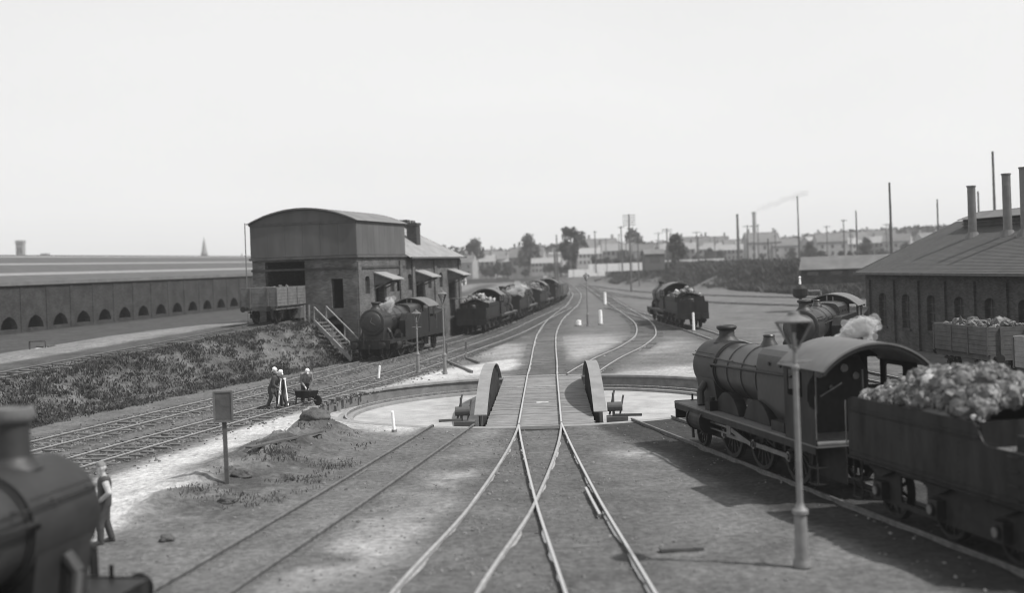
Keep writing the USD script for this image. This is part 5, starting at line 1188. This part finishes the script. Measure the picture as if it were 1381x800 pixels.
# loose clinker, ballast and coal crumbs
c = np.c_[rng.uniform(-9, 10, 26000), rng.uniform(17, 46, 26000)]; dn = fbm(np.c_[c, 0 * c[:, 0]] * .9, 3, 71)
four = np.minimum(np.abs(poly_dist(c, CL['left_road'])), np.abs(poly_dist(c, CL['right_road'])))
c = c[in_view(c, .5) & (np.linalg.norm(c - PIT_C, axis=1) > PIT_R + .6) & (rng.random(len(c)) < (.10 + .9 * np.clip((dn - .5) * 4, 0, 1)) * np.where(four < 1.3, 1.0, .35))][:2000]
instancer('loose_clinker', [lump(.05, k + 90, 0, .5, .6) for k in range(5)], np.c_[c, height(c) + .005], None, np.exp(rng.normal(-.75, .45, len(c))), rng.uniform(0, 6.3, len(c)), 'loose clinker and coal crumbs scattered over the yard', ['stone', 'coal', 'stone'], .5)
for nm, key in (('coal_road_ballast', 'coal_road'), ('back_road_ballast', 'back_road')):
    l = CL[key]; l = l[(l[:, 1] > 26) & (l[:, 1] < 80)]; k = rng.integers(0, len(l), 5000); c = l[k] + np.c_[rng.normal(0, .9, 5000), rng.uniform(-.4, .4, 5000)]; c = c[in_view(c)]
    instancer(nm, [lump(.06, k + 120, 0, .5, .6) for k in range(4)], np.c_[c, height(c) + .01], None, rng.uniform(.5, 1.4, len(c)), rng.uniform(0, 6.3, len(c)), f'dark ballast of the {"track at the foot of the bank" if key == "coal_road" else "track nearest the path"}', ['coal', 'stone', 'coal'], .5)

# ------------------------------------------------------------------ beyond the yard: trees, houses, works chimney
def crown(seed, n=900, w=3.2, h=4.5, leaf=.42, z0=2.0, tall=False):
    rng = np.random.default_rng(seed); cl = []
    for k in range(16):
        t_ = rng.random(); a = rng.uniform(0, 2 * PI); rr = (1 - t_ * .75) if tall else math.sin(PI * (.18 + .78 * t_))
        cl.append((math.cos(a) * w * .55 * rr * rng.uniform(.3, 1), math.sin(a) * w * .55 * rr * rng.uniform(.3, 1), z0 + h * t_, w * rng.uniform(.22, .42)))
    v, f = [], []
    for k in range(n):
        x, y, z, r = cl[rng.integers(len(cl))]; dd = rng.normal(size=3); dd /= np.linalg.norm(dd); p = np.array([x, y, z]) + dd * r * rng.uniform(.55, 1.05)
        a = rng.normal(size=3); a /= np.linalg.norm(a); b = np.cross(a, rng.normal(size=3)); b /= np.linalg.norm(b); s = leaf * rng.uniform(.5, 1.2); i = len(v)
        v += [p + a * s, p + b * s * .6, p - a * s, p - b * s * .6]; f += [(i, i + 1, i + 2), (i, i + 2, i + 3)]
    return np.array(v), np.array(f), cl
def tree(label, x, y, z, s, seed, name='tree', group=None, **kw):
    t = thing(name, label, 'tree', (x, y, z), seed * 1.3, group, s)
    v, f, cl = crown(seed, **kw); obj('crown', (v, f), 'leaf', t)
    tr = MB(); top = max(c[2] for c in cl) * .7; tr.cyl((0, 0, -.5), (0.1, 0, top * .5), .26, .18, 9); tr.cyl((.1, 0, top * .5), (0, .1, top), .18, .06, 8); obj('trunk', tr, 'bark', t)
    lm = MB()
    for c in cl[::2]: lm.cyl((.05, 0, c[2] * .55), c[:3], .09, .03, 6)
    obj('limb', lm, 'bark', t)
    return t
protos = [tree('hazy tree in the broken row along the skyline beyond the yard', -30 + 18 * k, 420, 2, 1.7 + .1 * k, 100 + k, group='trees along the skyline') for k in range(5)]
rg = np.random.default_rng(8)
for k in range(285):
    px = rg.uniform(-.08, .33); y = rg.uniform(330, 600); x = px * y
    s = rg.uniform(.9, 1.7) * (y / 450) * (1.0 if px < .2 else .85)
    dup(protos[k % 5], 'hazy tree in the broken row along the skyline beyond the yard', (x, y, 2.0 if px < .05 else 4.0), rg.uniform(0, 6), scale=(float(s) * .55 * rg.uniform(.8, 1.7), float(s) * .55 * rg.uniform(.8, 1.4), float(s) * rg.uniform(.30, .58)))
tree('big dark rounded tree standing above the skyline at the bend', 16.6, 345, 3.5, 1.5, 300, name='big_tree', n=1500, w=2.5, h=6.2, leaf=.36, z0=2.2)
tree('tall narrow poplar just right of the big dark tree', 17.6, 330, 3.0, 1.25, 301, name='poplar', n=700, w=1.2, h=9.0, leaf=.36, z0=1.5, tall=True)
for k, (px, y, s, lab) in enumerate(((-.045, 215, .62, 'small bush behind the end of the coal stage'), (.245, 330, .8, 'bush on the skyline left of the low dark shed'), (.29, 330, .9, 'bush on the skyline behind the shed corner'), (.135, 275, 1.1, 'dark bush beside the signal hut'))):
    dup(protos[(k * 2) % 5], lab, (px * y, y, 3.4 if px > .1 else 1.0), k * 1.1, group='bushes round the yard', scale=s)
def house(label, x, y, z, rz, w, d, h, wall, roof, n=3, st=2, group=None):
    t = thing('house', label, 'house', (x, y, z), rz, group)
    p = sg.Polygon([(-d / 2, -1.5), (d / 2, -1.5), (d / 2, h), (0, h + d * .42), (-d / 2, h)])
    obj('walls', fixn(MB().prism(p, w, YZ(-w / 2))), wall, t)
    for s in (-1, 1):
        v = [(-w / 2 - .15, s * (d / 2 + .3), h - .15), (w / 2 + .15, s * (d / 2 + .3), h - .15), (w / 2 + .15, 0, h + d * .42 + .08), (-w / 2 - .15, 0, h + d * .42 + .08)]; v += [(a, b, c + .12) for a, b, c in v]
        obj('roof', fixn(MB().add(v, [[0, 1, 2, 3], [7, 6, 5, 4], [0, 4, 5, 1], [1, 5, 6, 2], [2, 6, 7, 3], [3, 7, 4, 0]])), roof, t)
    for k in range(n):
        for q in range(st): obj('window', MB().box((-w / 2 + (k + .5) * w / n, -d / 2 - .02, 1.4 + q * 2.7), (.95, .08, 1.4)), 'glassdark', t)
    for s in (-1, 1): obj('chimney', MB().box((s * w * .38, 0, h + d * .42 + .5), (.7, .6, 1.8)).box((s * w * .38, 0, h + d * .42 + 1.45), (.8, .7, .14)), 'housebrick', t)
    return t
h1 = house('pale terrace of houses with chimneys in the hazy distance', -22, 520, 2, .15, 15, 6, 5, 'houserend', 'slate', 8, 2, 'houses in the hazy distance')
h2 = house('hazy brick house with a slate roof in the distance', 6, 430, 2, -.2, 12, 8, 6, 'houserend', 'darkslate', 3, 2, 'houses in the hazy distance')
for k in range(44):
    px = -.07 + .0095 * k + rg.uniform(-.004, .004); y = rg.uniform(400, 465)
    src, lab = ((h1, 'pale terrace of houses with chimneys in the hazy distance'), (h2, 'hazy brick house with a slate roof in the distance'))[k % 2]
    dup(src, lab, (px * y, y, 2.5 if px < .05 else 4.5), rg.uniform(-.5, .5), scale=float(rg.uniform(.65, 1.0)))
def platform(label, x, y, z, L, rz):
    t = thing('pale_wall', label, 'wall', (x, y, z), rz); obj('wall_face', MB().span(-L / 2, L / 2, -.2, .2, -.5, 1.3), 'dirtywhite', t)
    for k in range(int(L / 3)): obj('wall_pier', MB().box((-L / 2 + 1.5 + k * 3, -.25, .4), (.4, .12, 1.9)), 'dirtywhite', t)
platform('pale low wall left of the signal hut on the bank top', 25.5, 285, 3.8, 15, .1)
platform('pale low wall right of the signal hut on the bank top', 42.5, 290, 4.1, 16, -.1)
platform('pale low wall at the bank top below the tall pole', 18.5, 300, 2.6, 9, .1)
def works():
    t = thing('works_chimney', 'tall round works chimney smoking in the distance', 'chimney', (104, 520, 3))
    obj('shaft', fixn(MB().lathe([(0, 0), (1.1, 0), (.72, 20.5), (.9, 20.7), (.9, 21.4), (.65, 21.5), (0, 21.5)], n=20)), 'housebrick', t, smooth=40)
    obj('base', MB().span(-2.4, 2.4, -2.4, 2.4, -1, 3.0), 'housebrick', t)
    small_hut('long hazy works roof below the smoking chimney', 108, 515, 3.5, .1, 40, 12, 5, 'housebrick', 'slate', 'works', 'works_building')
works()
puff('thin trail of dark smoke drifting right from the works chimney', (105, 520, 25.2), 2.2, 6, 'smoke', 'smoke_trail', 'smoke', 14, (1.35, .1, .42))
def far_wood():
    rng = np.random.default_rng(41); v, f = [], []
    N = 30000; px = rng.uniform(-.10, .36, N); y = rng.uniform(470, 620, N); x = px * y
    top = 5.0 + 9.0 * fbm(np.c_[x * .035, y * .02, 0 * x], 4, 90) + 2.5 * sstep(px, .22, .30)
    z = 2.0 + top * np.sqrt(rng.random(N)) ; s_ = rng.uniform(.5, 1.5, N)
    a = rng.normal(size=(N, 3)); a /= np.linalg.norm(a, axis=1)[:, None]; b = np.cross(a, rng.normal(size=(N, 3))); b /= np.linalg.norm(b, axis=1)[:, None]
    c = np.c_[x, y, z]; V = np.stack([c + a * s_[:, None], c + b * s_[:, None] * .7, c - a * s_[:, None], c - b * s_[:, None] * .7], 1).reshape(-1, 3); i = np.arange(N) * 4
    obj('far_wood', (V, np.vstack([np.c_[i, i + 1, i + 2], np.c_[i, i + 2, i + 3]])), 'leaf', label='hazy mass of trees and hedges along the whole skyline', kind='stuff')
far_wood()
pp = pole('thin hazy pole among the many standing along the skyline', 40, 330, 9.0, 1, .16, 4.0)
for k in range(22):
    px = rg.uniform(.03, .33); y = rg.uniform(240, 420); dup(pp, 'thin hazy pole among the many standing along the skyline', (px * y, y, 3.6), rg.uniform(0, 3), group='far poles along the skyline', scale=float(rg.uniform(.8, 1.25)))
tag(pp, group='far poles along the skyline')
# far left skyline
def tower(label, x, y, w, h, spire):
    t = thing('church_tower', label, 'tower', (x, y, 0))
    obj('tower_walls', MB().span(-w / 2, w / 2, -w / 2, w / 2, 0, h), 'housebrick', t)
    for s in (-1, 1): obj('belfry_opening', MB().box((s * w * .2, -w / 2 - .03, h * .85), (w * .18, .1, h * .12)), 'glassdark', t)
    if spire: obj('spire', fixn(MB().lathe([(0, h), (w * .55, h), (0, h + spire)], n=8)), 'slate', t)
    else: obj('parapet', MB().span(-w * .56, w * .56, -w * .56, w * .56, h - .5, h + .8), 'housebrick', t)
tower('faint church spire on the skyline behind the long building', -125, 500, 2.4, 14.5, 7.0)
tower('faint broad tower on the skyline at the far left', -204, 510, 2.9, 22.0, 0)
tower('small faint tower right of the broad one at far left', -190, 500, 2.6, 16.0, 0)
for x, y, lab in ((-96, 450, 'faint roof on the skyline next to the water tank'), (-88, 480, 'faint gable beside the water tank on the skyline')): dup(h2, lab, (x, y, 6.5), .3, scale=.6)

# ------------------------------------------------------------------ haze over everything
usdkit.material(stage, '/World/Looks/haze_air', {'v': ('principled_volume', {'color': (0.97,) * 3, 'density': 0.0003, 'anisotropy': 0.1})}, volume='v.volume')
M['haze_air'] = UsdShade.Material.Get(stage, '/World/Looks/haze_air')
obj('haze', MB().span(-1010, 1010, -360, 1160, -3, 75), 'haze_air', kind='stuff', label='pale summer haze over the yard and the town')
